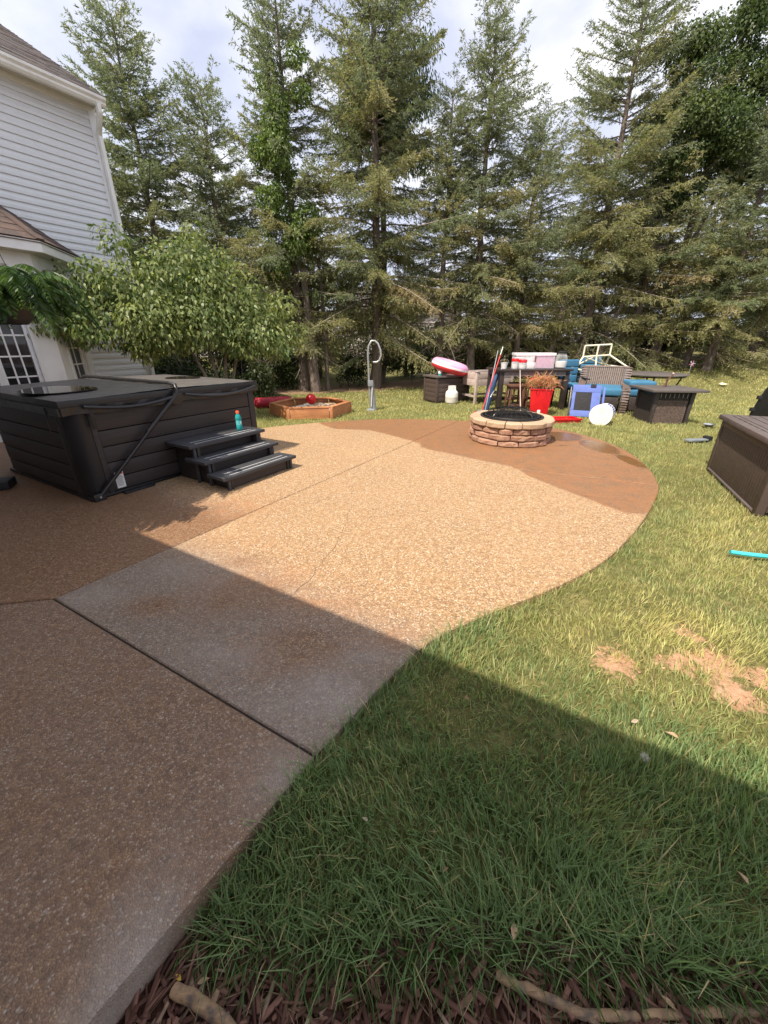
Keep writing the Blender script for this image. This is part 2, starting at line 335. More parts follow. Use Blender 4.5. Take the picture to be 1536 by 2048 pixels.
# ------------------------------------------------------------------ ground sheet
def axis(lo, hi, f0, f1, st, g=1.22):
    a = list(np.arange(f0, f1 + 1e-6, st)); s = st
    while a[-1] < hi: s *= g; a.append(a[-1] + s)
    s = st
    while a[0] > lo: s *= g; a.insert(0, a[0] - s)
    return np.array(a)
gx = axis(-160, 160, -2.0, 6.0, .07); gy = axis(-60, 220, -.2, 9.0, .07)
XX, YY = np.meshgrid(gx, gy); xs, ys = XX.ravel(), YY.ravel()
rng = np.random.default_rng(3)
zs = tz(xs, ys) + rng.normal(0, .004, xs.size) * (np.hypot(xs, ys) < 14)
def blob(x, y, pts):
    r = np.zeros_like(x)
    for (a, b, sx, sy, k) in pts: r = np.maximum(r, k * np.exp(-(((x - a) / sx) ** 2 + ((y - b) / sy) ** 2)))
    return r
BARE = [(1.12, 1.45, .13, .13, .8), (1.62, 1.66, .09, .12, .8), (1.60, 1.45, .13, .12, .95), (1.42, 1.44, .14, .07, .85), (1.55, 1.27, .12, .12, .9), (1.75, 1.36, .12, .10, .8), (2.0, 1.22, .2, .12, .8), (3.2, 2.6, .25, .2, .35), (2.7, 2.1, .2, .15, .3)]
def bed_y(x): return np.interp(x, [-1.2, -.58, -.35, -.09, .3, .65, .93, 3.5], [.56, .53, .50, .475, .468, .435, .41, .33])
def tree_y(x): return np.interp(x, [-12, -3.5, -1.8, .9, 4, 8.6, 12.7, 16, 30], [10.2, 11.5, 11.9, 13.1, 13.9, 14.4, 15.3, 16, 19])
bare = blob(xs, ys, BARE); mul = sst((bed_y(xs) - ys) / .05 + .5); straw = sst((ys - tree_y(xs)) / .6 + .3) * (1 - sst((ys - tree_y(xs) - 1.2) / 1.5) * .85)
ny, nx = XX.shape; ii = (np.arange(ny - 1)[:, None] * nx + np.arange(nx - 1)[None]).ravel()
gr = npmesh('ground', np.stack([xs, ys, zs], 1), np.stack([ii, ii + 1, ii + nx + 1, ii + nx], 1), M['ground'], fl=dict(bare=bare, mulch=mul, straw=straw), smooth=True)
props(gr, kind='structure')
# ------------------------------------------------------------------ patio of exposed aggregate slabs
def crom(p, k=6):
    o = []
    for i in range(len(p) - 1):
        a, b, c_, d = (np.array(p[max(i - 1, 0)]), np.array(p[i]), np.array(p[i + 1]), np.array(p[min(i + 2, len(p) - 1)]))
        for j in range(k):
            t = j / k; o.append(tuple(.5 * ((2 * b) + (c_ - a) * t + (2 * a - 5 * b + 4 * c_ - d) * t * t + (3 * b - a - 3 * c_ + d) * t ** 3)))
    return o + [tuple(p[-1])]
J0 = (-1.954, 1.921); JE = (-.25, .961); JF = (1.435, 7.53); X0 = (.008, 5.137); XR = (2.90, 3.905); XL = (-2.75, 6.30)
e_low = [JE, (-.379, .767), (-.48, .615), (-.58, .465), (-.679, .315), (-1.13, -.36)]
e_right = crom([JE, (-.06, 1.213), (.175, 1.50), (.345, 1.635), (.65, 1.815), (1.015, 2.01), (1.46, 2.30), (1.88, 2.68), (2.38, 3.22), (2.75, 3.68), XR], 5)
e_far = crom([XR, (3.10, 4.33), (3.30, 5.0), (3.36, 5.6), (3.24, 6.25), (2.9, 6.9), (2.2, 7.36), JF], 6)
e_back = crom([JF, (.35, 7.70), (-.60, 7.56), (-1.5, 7.20), (-2.15, 6.82), (-2.55, 6.5), XL], 5)
WL = hw(-.9, -8.62)[:2]; WF = hw(4.2, -8.62)[:2]
slabs = [[J0] + e_low + [(-4.22, 1.476)], [J0, (-4.22, 1.476), WL, hw(2.2, -8.62)[:2], hw(4.0, -6.4)[:2], XL, X0], [J0, X0, XR] + e_right[::-1][1:], [X0, JF] + e_far[::-1][1:], [X0, XL] + e_back[::-1][1:]]
patio = thing('patio', None, None); props(patio, kind='structure')
foot = [JE] + e_right[1:] + e_far[1:] + e_back[1:] + [hw(4.0, -6.4)[:2], hw(2.2, -8.62)[:2], WL, (-4.22, 1.476), (-1.13, -.36)] + e_low[::-1][1:-1]
def pinset(poly, t):
    n = len(poly); ar = sum(poly[i][0] * poly[(i + 1) % n][1] - poly[(i + 1) % n][0] * poly[i][1] for i in range(n)); s = 1 if ar > 0 else -1; o = []
    for i in range(n):
        a_, b_, c_ = Vector(poly[i - 1]), Vector(poly[i]), Vector(poly[(i + 1) % n]); d0 = (b_ - a_).normalized(); d1 = (c_ - b_).normalized()
        n0 = Vector((-d0.y, d0.x)) * s; n1 = Vector((-d1.y, d1.x)) * s; k = n0 + n1; k = k * (2 / max(k.length_squared, .6)); o.append(tuple(b_ + k * t))
    return o
MB().prism(pinset(foot, .035), -.16, -.011).build('joint_bed', M['joint'], patio)
wb = np.array([(-1.147, 7.187), (-.842, 6.749), (-.263, 6.667), (.105, 6.283), (.5, 5.779), (.589, 5.397), (.889, 5.159), (1.196, 4.869), (1.541, 4.566), (1.68, 4.066), (1.87, 3.682), (2.024, 3.393), (2.094, 3.2), (2.28, 3.13), (3, 2.9)])
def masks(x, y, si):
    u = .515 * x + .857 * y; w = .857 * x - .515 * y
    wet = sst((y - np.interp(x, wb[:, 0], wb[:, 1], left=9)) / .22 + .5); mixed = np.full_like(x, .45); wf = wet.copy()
    pale = np.zeros_like(x); shade_grey = np.zeros_like(x); rust = blob(x, y, [(-1.35, 3.3, .35, .3, .9), (-.75, 2.15, .4, .22, .55), (-1.15, 2.6, .3, .15, .4), (-.35, 1.85, .35, .14, .7), (.05, 1.6, .2, .1, .5)])
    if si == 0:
        wet = np.full_like(x, .56); mixed[:] = .55; shade_grey[:] = .85; pale = blob(x, y, [(-.3, .9, .2, .15, .6), (-.62, .42, .10, .22, .8)])  # damp slab, with grey shade painted over all of it
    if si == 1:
        wet = np.maximum(wet, sst((2.55 - u) / .9) * .8); mixed[:] = .6; shade_grey = .8 * sst((2.3 - u) / .7)  # damp by the hot tub, plus painted grey for the porch shade
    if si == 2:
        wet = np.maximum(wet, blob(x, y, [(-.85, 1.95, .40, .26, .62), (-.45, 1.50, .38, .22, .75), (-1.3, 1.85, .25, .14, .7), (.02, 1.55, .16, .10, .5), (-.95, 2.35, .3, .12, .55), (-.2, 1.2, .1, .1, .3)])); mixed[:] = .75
        near = sst((1.75 - u) / .6); shade_grey = .8 * near  # eave shade painted as grey, fading out at the shadow edge
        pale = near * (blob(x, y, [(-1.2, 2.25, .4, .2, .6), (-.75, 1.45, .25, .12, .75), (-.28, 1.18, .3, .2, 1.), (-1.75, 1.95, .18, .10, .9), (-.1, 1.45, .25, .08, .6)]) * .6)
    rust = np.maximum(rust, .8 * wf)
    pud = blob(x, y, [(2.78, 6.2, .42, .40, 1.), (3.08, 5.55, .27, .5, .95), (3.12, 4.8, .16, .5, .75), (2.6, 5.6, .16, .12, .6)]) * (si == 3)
    return dict(wet=wet, mixed=mixed, pale=pale, shade_grey=shade_grey, rust=rust, puddle=pud)
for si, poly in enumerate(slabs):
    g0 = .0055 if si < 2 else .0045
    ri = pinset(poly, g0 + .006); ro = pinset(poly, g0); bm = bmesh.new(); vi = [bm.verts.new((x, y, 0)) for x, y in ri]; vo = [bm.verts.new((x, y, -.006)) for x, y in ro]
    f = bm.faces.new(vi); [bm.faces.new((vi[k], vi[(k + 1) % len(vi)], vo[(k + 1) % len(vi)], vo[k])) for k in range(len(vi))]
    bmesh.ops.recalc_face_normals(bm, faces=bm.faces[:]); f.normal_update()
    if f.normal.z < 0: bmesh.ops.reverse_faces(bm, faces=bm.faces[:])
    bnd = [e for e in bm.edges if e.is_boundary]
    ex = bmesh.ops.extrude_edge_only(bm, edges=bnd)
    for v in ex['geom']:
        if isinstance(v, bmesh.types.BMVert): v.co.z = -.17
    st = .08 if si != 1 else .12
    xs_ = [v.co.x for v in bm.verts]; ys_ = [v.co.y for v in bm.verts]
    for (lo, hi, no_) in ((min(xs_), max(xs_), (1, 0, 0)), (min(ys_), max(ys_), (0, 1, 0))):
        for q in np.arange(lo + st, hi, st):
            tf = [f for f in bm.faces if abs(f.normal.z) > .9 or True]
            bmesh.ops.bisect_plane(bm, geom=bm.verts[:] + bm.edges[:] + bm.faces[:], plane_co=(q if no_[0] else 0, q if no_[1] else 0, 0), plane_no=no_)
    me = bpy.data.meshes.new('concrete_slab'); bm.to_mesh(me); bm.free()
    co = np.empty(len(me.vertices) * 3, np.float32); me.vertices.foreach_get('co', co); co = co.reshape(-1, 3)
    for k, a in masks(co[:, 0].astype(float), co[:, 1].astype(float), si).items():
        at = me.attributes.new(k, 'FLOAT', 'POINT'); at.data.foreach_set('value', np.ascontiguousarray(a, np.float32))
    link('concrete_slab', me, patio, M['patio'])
crk = MB()                                                       # hairline cracks
def crack(pts, wd):
    p = []
    for a, b in zip(pts[:-1], pts[1:]):
        for j in range(7):
            t = j / 7; p.append((a[0] + (b[0] - a[0]) * t + random.gauss(0, .012), a[1] + (b[1] - a[1]) * t + random.gauss(0, .012)))
    p.append(pts[-1]); vs = []; n = len(p)
    for i, q in enumerate(p):
        d = Vector(p[min(i + 1, n - 1)]) - Vector(p[max(i - 1, 0)]); d.normalize(); s_ = wd * random.uniform(.4, 1.1) / 2
        vs += [(q[0] - d.y * s_, q[1] + d.x * s_, .0016), (q[0] + d.y * s_, q[1] - d.x * s_, .0016)]
    crk.add(vs, [(2 * i, 2 * i + 1, 2 * i + 3, 2 * i + 2) for i in range(n - 1)])
crack([(-.55, 1.93), (-.42, 2.3), (-.33, 2.75), (-.30, 3.3), (-.34, 3.9)], 0.0032)
crack([(.05, 2.2), (.18, 1.98), (.42, 1.86), (.56, 1.78)], 0.0032)
crack([(-.33, 2.75), (-.1, 3.1), (.2, 3.15)], .003)
crack([(1.0, 4.0), (1.9, 3.6), (2.35, 3.45)], .003)
props(crk.build('crack', M['crack'], patio), kind='stuff')
# ------------------------------------------------------------------ the house
house = thing('house', 'white vinyl sided two storey house with brown shingle roof left of the hot tub', 'house', hw(0, -8.7), HROT)
# local x = u (to the far corner), local y = into the house, z up
B = MB(); B.box(-1.1, 4.97, .03, 7.9, -.2, 4.97); B.build('house_wall', M['core'], house)
SP = .1085
def sboard(x0, x1, z):
    b = MB(); b.add([(x0, .028, z + SP + .012), (x1, .028, z + SP + .012), (x1, .012, z + SP + .012), (x0, .012, z + SP + .012), (x0, .028, z), (x1, .028, z), (x1, -.012, z), (x0, -.012, z), (x1, -.0125, z + .012), (x0, -.0125, z + .012), (x1, -.004, z + SP * .55), (x0, -.004, z + SP * .55), (x1, -.0105, z + SP * .55 - .012), (x0, -.0105, z + SP * .55 - .012)],
                    [(0, 1, 2, 3), (4, 7, 6, 5), (7, 9, 8, 6), (9, 13, 12, 8), (13, 11, 10, 12), (11, 3, 2, 10)]); return b.mesh('siding_board', M['siding'])
bd = sboard(-1.05, 4.885, 0.)
for i in range(46):
    o = link('siding_board', bd, house); o.location.z = .005 + i * SP
B = MB(); B.box(4.88, 4.985, -.022, .03, -.1, 4.97); B.box(4.985, 5.0, -.022, .10, -.1, 4.97); B.build('corner_trim', M['trim'], house, bev=.004)
B = MB(); B.box(-1.1, 4.999, -.021, .05, 4.885, 4.955); B.build('frieze_board', M['trim'], house, bev=.004)
B = MB(); B.box(-1.1, 5.0, -.255, -.0, 4.956, 4.976)
for k in range(14): B.box(-1.1, 5.0, -.245 + k * .017, -.240 + k * .017, 4.952, 4.957)
B.build('soffit', M['soffit'], house)
B = MB(); B.box(-1.1, 5.0, -.272, -.256, 4.90, 5.03); B.build('fascia', M['trim'], house)
prof = [(y_ + .28, z_ + .10) for y_, z_ in [(-.555, 4.80), (-.60, 4.80), (-.625, 4.83), (-.625, 4.86), (-.655, 4.89), (-.655, 4.925), (-.645, 4.925), (-.645, 4.895), (-.565, 4.83), (-.558, 4.93)]]
B = MB(); n = len(prof); B.add([(-1.1, y, z) for y, z in prof] + [(5.02, y, z) for y, z in prof], [(i, (i + 1) % n, n + (i + 1) % n, n + i) for i in range(n)] + [tuple(range(n))[::-1], tuple(range(n, 2 * n))]); gut = B.build('gutter', M['gutter'], house)
B = MB()                                                          # downspout with two elbows
def spout(pts):
    for a, b in zip(pts[:-1], pts[1:]): B.bar(a, b, .075, .06, up=(1, 0, 0))
spout([(4.90, -.315, 4.93), (4.90, -.315, 4.80)]); spout([(4.90, -.325, 4.83), (4.94, -.10, 4.60)]); spout([(4.95, -.085, 4.64), (4.95, -.085, .25)]); spout([(4.95, -.08, .28), (4.95, -.28, .12)])
B.build('downspout', M['gutter'], house, bev=.01)
SL = math.tan(R(30)); roof = MB(); x0, x1 = -1.3, 5.0                              # gable roof, ridge 4.6 m in
for sgn in (0, 1):
    ye, yr = (-.345, 4.0) if not sgn else (8.345, 4.0); ze = 5.005; zr = ze + 4.345 * SL
    roof.hexa([(x0, ye, ze), (x1, ye, ze), (x1, yr, zr), (x0, yr, zr), (x0, ye, ze + .03), (x1, ye, ze + .03), (x1, yr, zr + .03), (x0, yr, zr + .03)])
rf = roof.build('roof', M['shingle'], house)
B = MB(); B.add([(4.975, .05, 4.9), (4.975, 7.9, 4.9), (4.975, 4.0, 7.3)], [(0, 1, 2)]); B.build('gable_wall', M['siding'], house)
B = MB(); B.bar((4.985, -.30, 4.955), (4.985, 4.0, 4.955 + 4.30 * SL), .02, .13, up=(0, 0, 1)); B.build('rake_board', M['trim'], house)
cr = MB(); q = 0                                                   # shingle courses, tabs of uneven width and butt height
y = -.365
while y < 4.0:
    z = 5.037 + (y + .345) * SL; x = x0 - random.uniform(0, .3)
    while x < x1 + .015:
        wd = random.choice((.16, .2, .3, .33)); h = random.uniform(.008, .018); xe = min(x + wd - .006, x1 + .02); xa = max(x, x0)
        if xe - xa > .02: cr.hexa([(xa, y, z), (xe, y, z), (xe, y + .17, z + .17 * SL), (xa, y + .17, z + .17 * SL), (xa, y, z + h), (xe, y, z + h), (xe, y + .17, z + .17 * SL + .003), (xa, y + .17, z + .17 * SL + .003)])
        x += wd
    y += .142 * math.cos(R(30))
props(cr.build('shingle_course', M['shingle'], rf), kind='stuff')
# bay with casement windows; local y = -(w + 8.7)
bc = [(.45, 0.), (1.25, -.80), (3.12, -.80), (3.92, 0.)]
bay = MB(); bay.prism([(.45, .02), (1.25, -.74), (3.095, -.74), (3.86, .02)], -.15, 2.56); bay = bay.build('bay_wall', M['core'], house)
def ang(a, b): return math.atan2(b[1] - a[1], b[0] - a[0])
def panelbox(a, b, s0, s1, o0, o1, z0, z1, mb):                    # box on the face a-b: s along, o outward
    d = Vector((b[0] - a[0], b[1] - a[1])).normalized(); nrm = Vector((d.y, -d.x))
    P_ = lambda s, o, z: (a[0] + d.x * s + nrm.x * o, a[1] + d.y * s + nrm.y * o, z)
    return mb.hexa([P_(s0, o1, z0), P_(s1, o1, z0), P_(s1, o0, z0), P_(s0, o0, z0), P_(s0, o1, z1), P_(s1, o1, z1), P_(s1, o0, z1), P_(s0, o0, z1)])
def face(a, b, wins, zb, zt, cols, rows):
    Lf = math.hypot(b[0] - a[0], b[1] - a[1]); s = 0.; w = MB()
    for (p, q) in wins:
        panelbox(a, b, s, p, -.06, 0, -.15, 2.56, w); panelbox(a, b, p, q, -.06, -.001, -.15, zb, w); panelbox(a, b, p, q, -.06, -.001, zt, 2.56, w); s = q
    panelbox(a, b, s, Lf, -.06, 0, -.15, 2.56, w); w.build('wall_panel', M['trim'], house)
    for (p, q) in wins:
        fr = MB()
        for (c0, c1, d0, d1) in ((p, q, zt - .05, zt), (p, q, zb, zb + .05), (p, p + .05, zb + .05, zt - .05), (q - .05, q, zb + .05, zt - .05)): panelbox(a, b, c0, c1, -.055, -.02, d0, d1, fr)
        for (c0, c1, d0, d1) in ((p - .055, q + .055, zt, zt + .06), (p - .055, p, zb, zt), (q, q + .055, zb, zt), (p - .08, q + .08, zb - .05, zb)): panelbox(a, b, c0, c1, 0.0015, .022, d0, d1, fr)
        fo = fr.build('window', M['trim'], house, bev=.003)
        cw = (q - p - .1) / cols; rh = (zt - zb - .1) / rows
        for i in range(cols):
            for j in range(rows):
                g = MB(); panelbox(a, b, p + .05 + cw * i + .006, p + .05 + cw * (i + 1) - .006, -.050, -.044, zb + .05 + rh * j + .006, zb + .05 + rh * (j + 1) - .006, g); g.build('pane', M['pane'], fo)
        mu = MB()
        for i in range(1, cols): panelbox(a, b, p + .05 + cw * i - .011, p + .05 + cw * i + .011, -.0545, -.036, zb + .05, zt - .05, mu)
        for j in range(1, rows): panelbox(a, b, p + .05, q - .05, -.0535, -.037, zb + .05 + rh * j - .011, zb + .05 + rh * j + .011, mu)
        mu.build('muntin', M['trim'], fo)
face(bc[0], bc[1], [(.3, .82)], .45, 2.05, 2, 6)
face(bc[1], bc[2], [(.15, .63), (.70, 1.05), (1.06, 1.55)], .55, 2.38, 3, 6)
face(bc[2], bc[3], [(.30, .84)], .45, 2.10, 2, 6)
ec = [(.20, 0.), (1.165, -1.0), (3.205, -1.0), (4.17, 0.)]         # eave line
B = MB(); ic = [(.47, 0), (1.26, -.78), (3.11, -.78), (3.90, 0)]
def wrap(pts, off):                                                # offset polyline outward
    o = []
    for i, p in enumerate(pts):
        d0 = Vector(pts[i]) - Vector(pts[i - 1]) if i else Vector(pts[1]) - Vector(pts[0]); d1 = Vector(pts[i + 1]) - Vector(pts[i]) if i < len(pts) - 1 else d0
        n0 = Vector((d0.y, -d0.x)).normalized(); n1 = Vector((d1.y, -d1.x)).normalized(); k = (n0 + n1); k = k / (k.length_squared / 2); o.append((p[0] + k.x * off, p[1] + k.y * off))
    return o
B.prism(ec + [(3.90, .02), (.47, .02)], 2.555, 2.575); B.build('bay_soffit', M['soffit'], house)
fo_ = wrap(ec, .02); B = MB()
for i in range(3): B.add([(*ec[i], 2.56), (*ec[i + 1], 2.56), (*fo_[i + 1], 2.56), (*fo_[i], 2.56), (*ec[i], 2.70), (*ec[i + 1], 2.70), (*fo_[i + 1], 2.70), (*fo_[i], 2.70)], [(0, 1, 2, 3), (4, 7, 6, 5), (0, 4, 5, 1), (3, 2, 6, 7), (0, 3, 7, 4), (1, 5, 6, 2)])
B.build('bay_fascia', M['trim'], house)
sp = math.tan(R(38)); eo = wrap(ec, .035); zt_ = 2.705 + 1.03 * sp
top = [(1.165 + .41, -.012), (3.205 - .41, -.012)]
B = MB(); pts = [(*eo[0], 2.705), (*eo[1], 2.705), (*eo[2], 2.705), (*eo[3], 2.705), (top[0][0], top[0][1], zt_), (top[1][0], top[1][1], zt_)]
B.add(pts, [(0, 1, 4), (1, 2, 5, 4), (2, 3, 5)]); B.add([(x, y, z - .03) for x, y, z in pts], [(4, 1, 0), (4, 5, 2, 1), (5, 3, 2), (0, 1, 2, 3)]); brf = B.build('bay_roof', M['bay_shingle'], house)
def shingle_face(a, b, c, d, rows):                                # a-b eave, d-c top (quads clipped by lerp)
    a, b, c, d = map(Vector, (a, b, c, d)); nr = (b - a).cross(d - a).normalized()
    for r in range(rows):
        t0, t1 = r / rows, min(1, (r + 1.12) / rows); l0, l1 = a.lerp(d, t0), b.lerp(c, t0); k0, k1 = a.lerp(d, t1), b.lerp(c, t1)
        wd = (l1 - l0).length; n_t = max(1, round(wd / .21)); off = (r % 2) * .5
        edges = sorted({0., 1.} | {min(1, max(0, (i + off) / n_t)) for i in range(n_t + 1)})
        for s0, s1 in zip(edges[:-1], edges[1:]):
            if s1 - s0 < .01: continue
            g = .003 / max(wd, .05); h = random.uniform(.009, .014)
            p = [l0.lerp(l1, s0 + g), l0.lerp(l1, s1 - g), k0.lerp(k1, s1 - g), k0.lerp(k1, s0 + g)]
            m_ = MB().hexa([*[q + nr * .002 for q in p], p[0] + nr * h, p[1] + nr * h, p[2] + nr * .005, p[3] + nr * .005]); m_.build('shingle', M['bay_shingle'], brf)
shingle_face(pts[1], pts[2], pts[5], pts[4], 9); shingle_face(pts[2], pts[3], (top[1][0] + .001, top[1][1], zt_), pts[5], 9)
B = MB(); B.bar(pts[2], pts[5], .12, .02, up=(0, 0, 1)); B.xf(Matrix.Translation((0, 0, .015))); B.build('hip_cap', M['bay_shingle'], brf)
# wing behind the photographer and the porch roof with its ferns: they shade the near slabs
B = MB(); B.box(-6.5, -.95, -10.1, -.01, -.2, 2.75); wing = B.build('wing_wall', M['siding'], house)
B = MB(); EU = -.47; B.hexa([(-6.5, -10.35, 4.9), (EU, -10.35, 2.78), (EU, 0, 2.78), (-6.5, 0, 4.9), (-6.5, -10.35, 5.0), (EU, -10.35, 2.9), (EU, 0, 2.9), (-6.5, 0, 5.0)]); B.build('wing_roof', M['shingle'], house)
B = MB(); B.box(EU + .02, 1.30, -4.85, -.02, 2.70, 2.86); B.build('porch_roof', M['trim'], house)
B = MB(); B.box(1.10, 1.22, -3.1, -2.98, 0, 2.70); B.box(1.10, 1.22, -.4, -.28, 0, 2.70); B.build('porch_post', M['trim'], house, bev=.006)
# ------------------------------------------------------------------ trees
def unit(a): return a / np.maximum(np.linalg.norm(a, axis=-1, keepdims=True), 1e-9)
def cards(rg, base, dirv, ln, wd, col, tipcol=None):               # pointed blade cards
    n = len(base); d = unit(dirv); rv = unit(np.cross(d, rg.normal(size=(n, 3)))) * (wd[:, None] / 2); t = d * ln[:, None]
    v = np.stack([base, base + t * .45 + rv, base + t, base + t * .45 - rv], 1).reshape(-1, 3)
    return v, np.arange(4 * n).reshape(n, 4), np.repeat(col, 4, 0)
GREEN = np.array([.13, .16, .078]); OLIVE = np.array([.24, .228, .115]); BLUE = np.array([.17, .198, .145]); BROWN = np.array([.29, .23, .14]); GREY = np.array([.27, .21, .155])
def spruce_meshes(seed, H, Rm, crown, dead, tone, dens=1.0, lean=0.):
    """trunk, limb and foliage meshes of one conifer, base at the origin"""
    rg = np.random.default_rng(seed); tr = MB(); zs_ = np.linspace(-.15, H * .97, 12); r0 = .0125 * H + .03
    tr.tube([(lean * z * z * .01 + rg.normal(0, .02), rg.normal(0, .02), z) for z in zs_], [r0 * (1 - z / H * .95) * (1.25 if i == 0 else 1) + .008 for i, z in enumerate(zs_)], 9)
    lim = MB(); tb, td, tl, tg, tdead = [], [], [], [], []
    z = dead
    while z < H * .985:
        fz = (z - dead) / (H - dead)
        for k in range(rg.integers(5, 9) if fz < .85 else 5):
            zz = z + rg.uniform(-.2, .2); az = rg.uniform(0, 2 * math.pi); pr = (1 - fz) ** .62 * .92 + .08
            if fz < .22: pr *= .78 + 1.0 * fz
            Lb = Rm * pr * rg.uniform(.55, 1.15); isdead = zz < crown + rg.normal(0, .35)
            if isdead: Lb *= rg.uniform(.45, .9)
            a = -.12 + .85 * fz + rg.normal(0, .10); b = .30 * (1 - fz) + rg.uniform(0, .15); up = rg.uniform(.05, .22)
            ss = np.linspace(0, 1, 6); h = np.array([math.cos(az), math.sin(az), 0]); side = np.array([-h[1], h[0], 0]); bow = rg.normal(0, .10)
            pts = np.stack([h * Lb * s + side * bow * Lb * s * s + np.array([lean * zz * zz * .01, 0, zz + Lb * (a * s - b * s * s + up * s ** 4)]) for s in ss])
            lim.tube(pts, [max(.004, .016 * Lb / 1.6 * (1 - s * .85) + .002) for s in ss], 4, False)
            if isdead and rg.random() < .35: continue
            nt_ = int(Lb * (40 if not isdead else 16) * dens) + 2; s = rg.uniform(.05 if not isdead else .3, 1, nt_) ** .8; idx = np.minimum((s * 5).astype(int), 4); fr = (s * 5 - idx)[:, None]
            p = pts[idx] * (1 - fr) + pts[idx + 1] * fr; tan = unit(pts[idx + 1] - pts[idx]); sg = rg.choice([-1, 1], nt_)[:, None]
            dv = tan * rg.uniform(.35, .9, (nt_, 1)) + side * sg * rg.uniform(.5, 1, (nt_, 1)) + np.array([0, 0, -1]) * rg.uniform(-.15, .8, (nt_, 1)) * (1.1 - fz)
            tb.append(p); td.append(unit(dv)); tl.append((.12 + .30 * Lb * (1 - s * .8)) * rg.uniform(.5, 1.1, nt_) * (.9 if not isdead else .7)); tg.append(np.full(nt_, rg.normal(0, 1))); tdead.append(np.full(nt_, isdead))
        z += .27 * (1 - .5 * fz) * rg.uniform(.8, 1.25)
    tb.append(np.repeat([[lean * H * H * .01, 0, H * .95]], 10, 0)); td.append(unit(np.concatenate([rg.normal(0, .35, (10, 2)), np.ones((10, 1))], 1))); tl.append(np.full(10, .28)); tg.append(np.zeros(10)); tdead.append(np.zeros(10, bool))
    tb, td, tl, tg, tdead = map(np.concatenate, (tb, td, tl, tg, tdead))
    n = np.maximum(2, (tl / .0195 * dens).astype(int)); ix = np.repeat(np.arange(len(tl)), n); k = rg.uniform(0, 1, len(ix))
    dd = tdead[ix]; droop = np.array([0, 0, -1.]) * (k ** 2 * tl[ix] * np.where(dd, .7, .25))[:, None]
    base = tb[ix] + td[ix] * (k * tl[ix])[:, None] + droop
    dirv = td[ix] + rg.normal(0, .48, (len(ix), 3)) + np.array([0, 0, -1.]) * np.where(dd, .8, .08)[:, None]
    ln = rg.uniform(.05, .10, len(ix)); wd = np.where(dd, .006, rg.uniform(.012, .025, len(ix)))
    g = tg[ix] + rg.normal(0, .55, len(ix)); hz = base[:, 2] / H; ol = np.clip(.5 + .42 * g + tone - 1.25 * (hz - .42), 0, 1)[:, None]
    col = (GREEN * (1 - hz[:, None]) + BLUE * hz[:, None]) * (1 - ol) + OLIVE * ol
    br = (np.clip(tg[ix] - 1.2, 0, 1) * np.clip(1.3 - 1.7 * hz, 0, 1) * .9)[:, None]; col = col * (1 - br) + BROWN * br
    col = np.where(dd[:, None], GREY * rg.uniform(.5, 1.1, (len(ix), 1)), col) * rg.uniform(.72, 1.32, (len(ix), 1))
    v, f, c_ = cards(rg, base, dirv, ln, wd, col)
    tm = tr.mesh('trunk', M['bark'], True); lm = lim.mesh('limb', M['deadtwig'], True)
    fo = npmesh('foliage', v, f, M['needle'], col=c_); fm = fo.data; bpy.data.objects.remove(fo); return tm, lm, fm
KIND = {k: spruce_meshes(*a) for k, a in dict(
    full=(11, 8.2, 2.45, .9, .3, -.14, 1.0), mid=(12, 7.2, 2.35, 1.0, .4, -.02, .95), big=(13, 10.2, 3.0, 1.6, 1.1, .14, .95),
    thin=(14, 8.7, 2.25, 2.5, 1.1, -.06, .9), vine=(15, 8.6, 2.25, 1.6, 1.0, .0, .95), broad=(16, 9.8, 2.95, 1.4, .8, .12, .88), low=(17, 6.6, 2.7, .7, .2, .14, .9)).items()}
def spruce(kind, x, y, sc, rz, label, group=None, z0=None):
    t = thing('spruce_tree', label, 'tree', (x, y, gz(x, y) if z0 is None else z0), rz, group)
    t.scale = (sc, sc, sc) if not isinstance(sc, tuple) else sc
    tm, lm, fm = KIND[kind]
    link('trunk', tm, t); l_ = link('limb', lm, t); props(l_, kind='stuff'); props(link('foliage', fm, t), kind='stuff'); return t
GT = 'spruce trees in the row along the back of the lawn'
for a in [
    ('full', -6.2, 12.7, 1.02, .3, 'tall green spruce rising right behind the roof of the white house'),
    ('mid', -4.5, 12.9, 1.0, 2.1, 'shorter spruce with a slim top between the house spruce and the vine-covered one'),
    ('vine', -2.45, 12.75, 1.04, 1.0, 'slender spruce with bright green vine climbing up its trunk'),
    ('big', -.22, 13.3, 1.02, 4.0, 'biggest olive spruce with bare lower trunk standing behind the hooked grey post'),
    ('thin', 1.75, 13.3, (.8, .8, .84), 2.6, 'thin spruce with a small pointed top behind the pink swim ring'),
    ('thin', 2.75, 13.5, 1.0, .7, 'tall slim spruce with dead grey lower branches behind the wooden planter'),
    ('low', 4.3, 13.9, (.95, .95, 1.02), 3.3, 'low brownish spruce standing behind the cream pipe frame'),
    ('broad', 6.7, 14.4, 1.0, 5.1, 'broad tall olive spruce behind the round dark table'),
    ('low', 8.4, 14.5, 1.15, .2, 'bushy olive spruce with leaning bare trunk at the right end of the lawn edge'),
    ('mid', 10.3, 13.3, (1.0, 1.0, .95), 1.4, 'pale bluish spruce at the far right of the tree row'),
    ('full', 12.6, 14.6, 1.05, 3.9, 'spruce on the slope at the extreme right behind the pale bluish one')]:
    spruce(*a, GT)
GB = 'background conifers behind the front row'
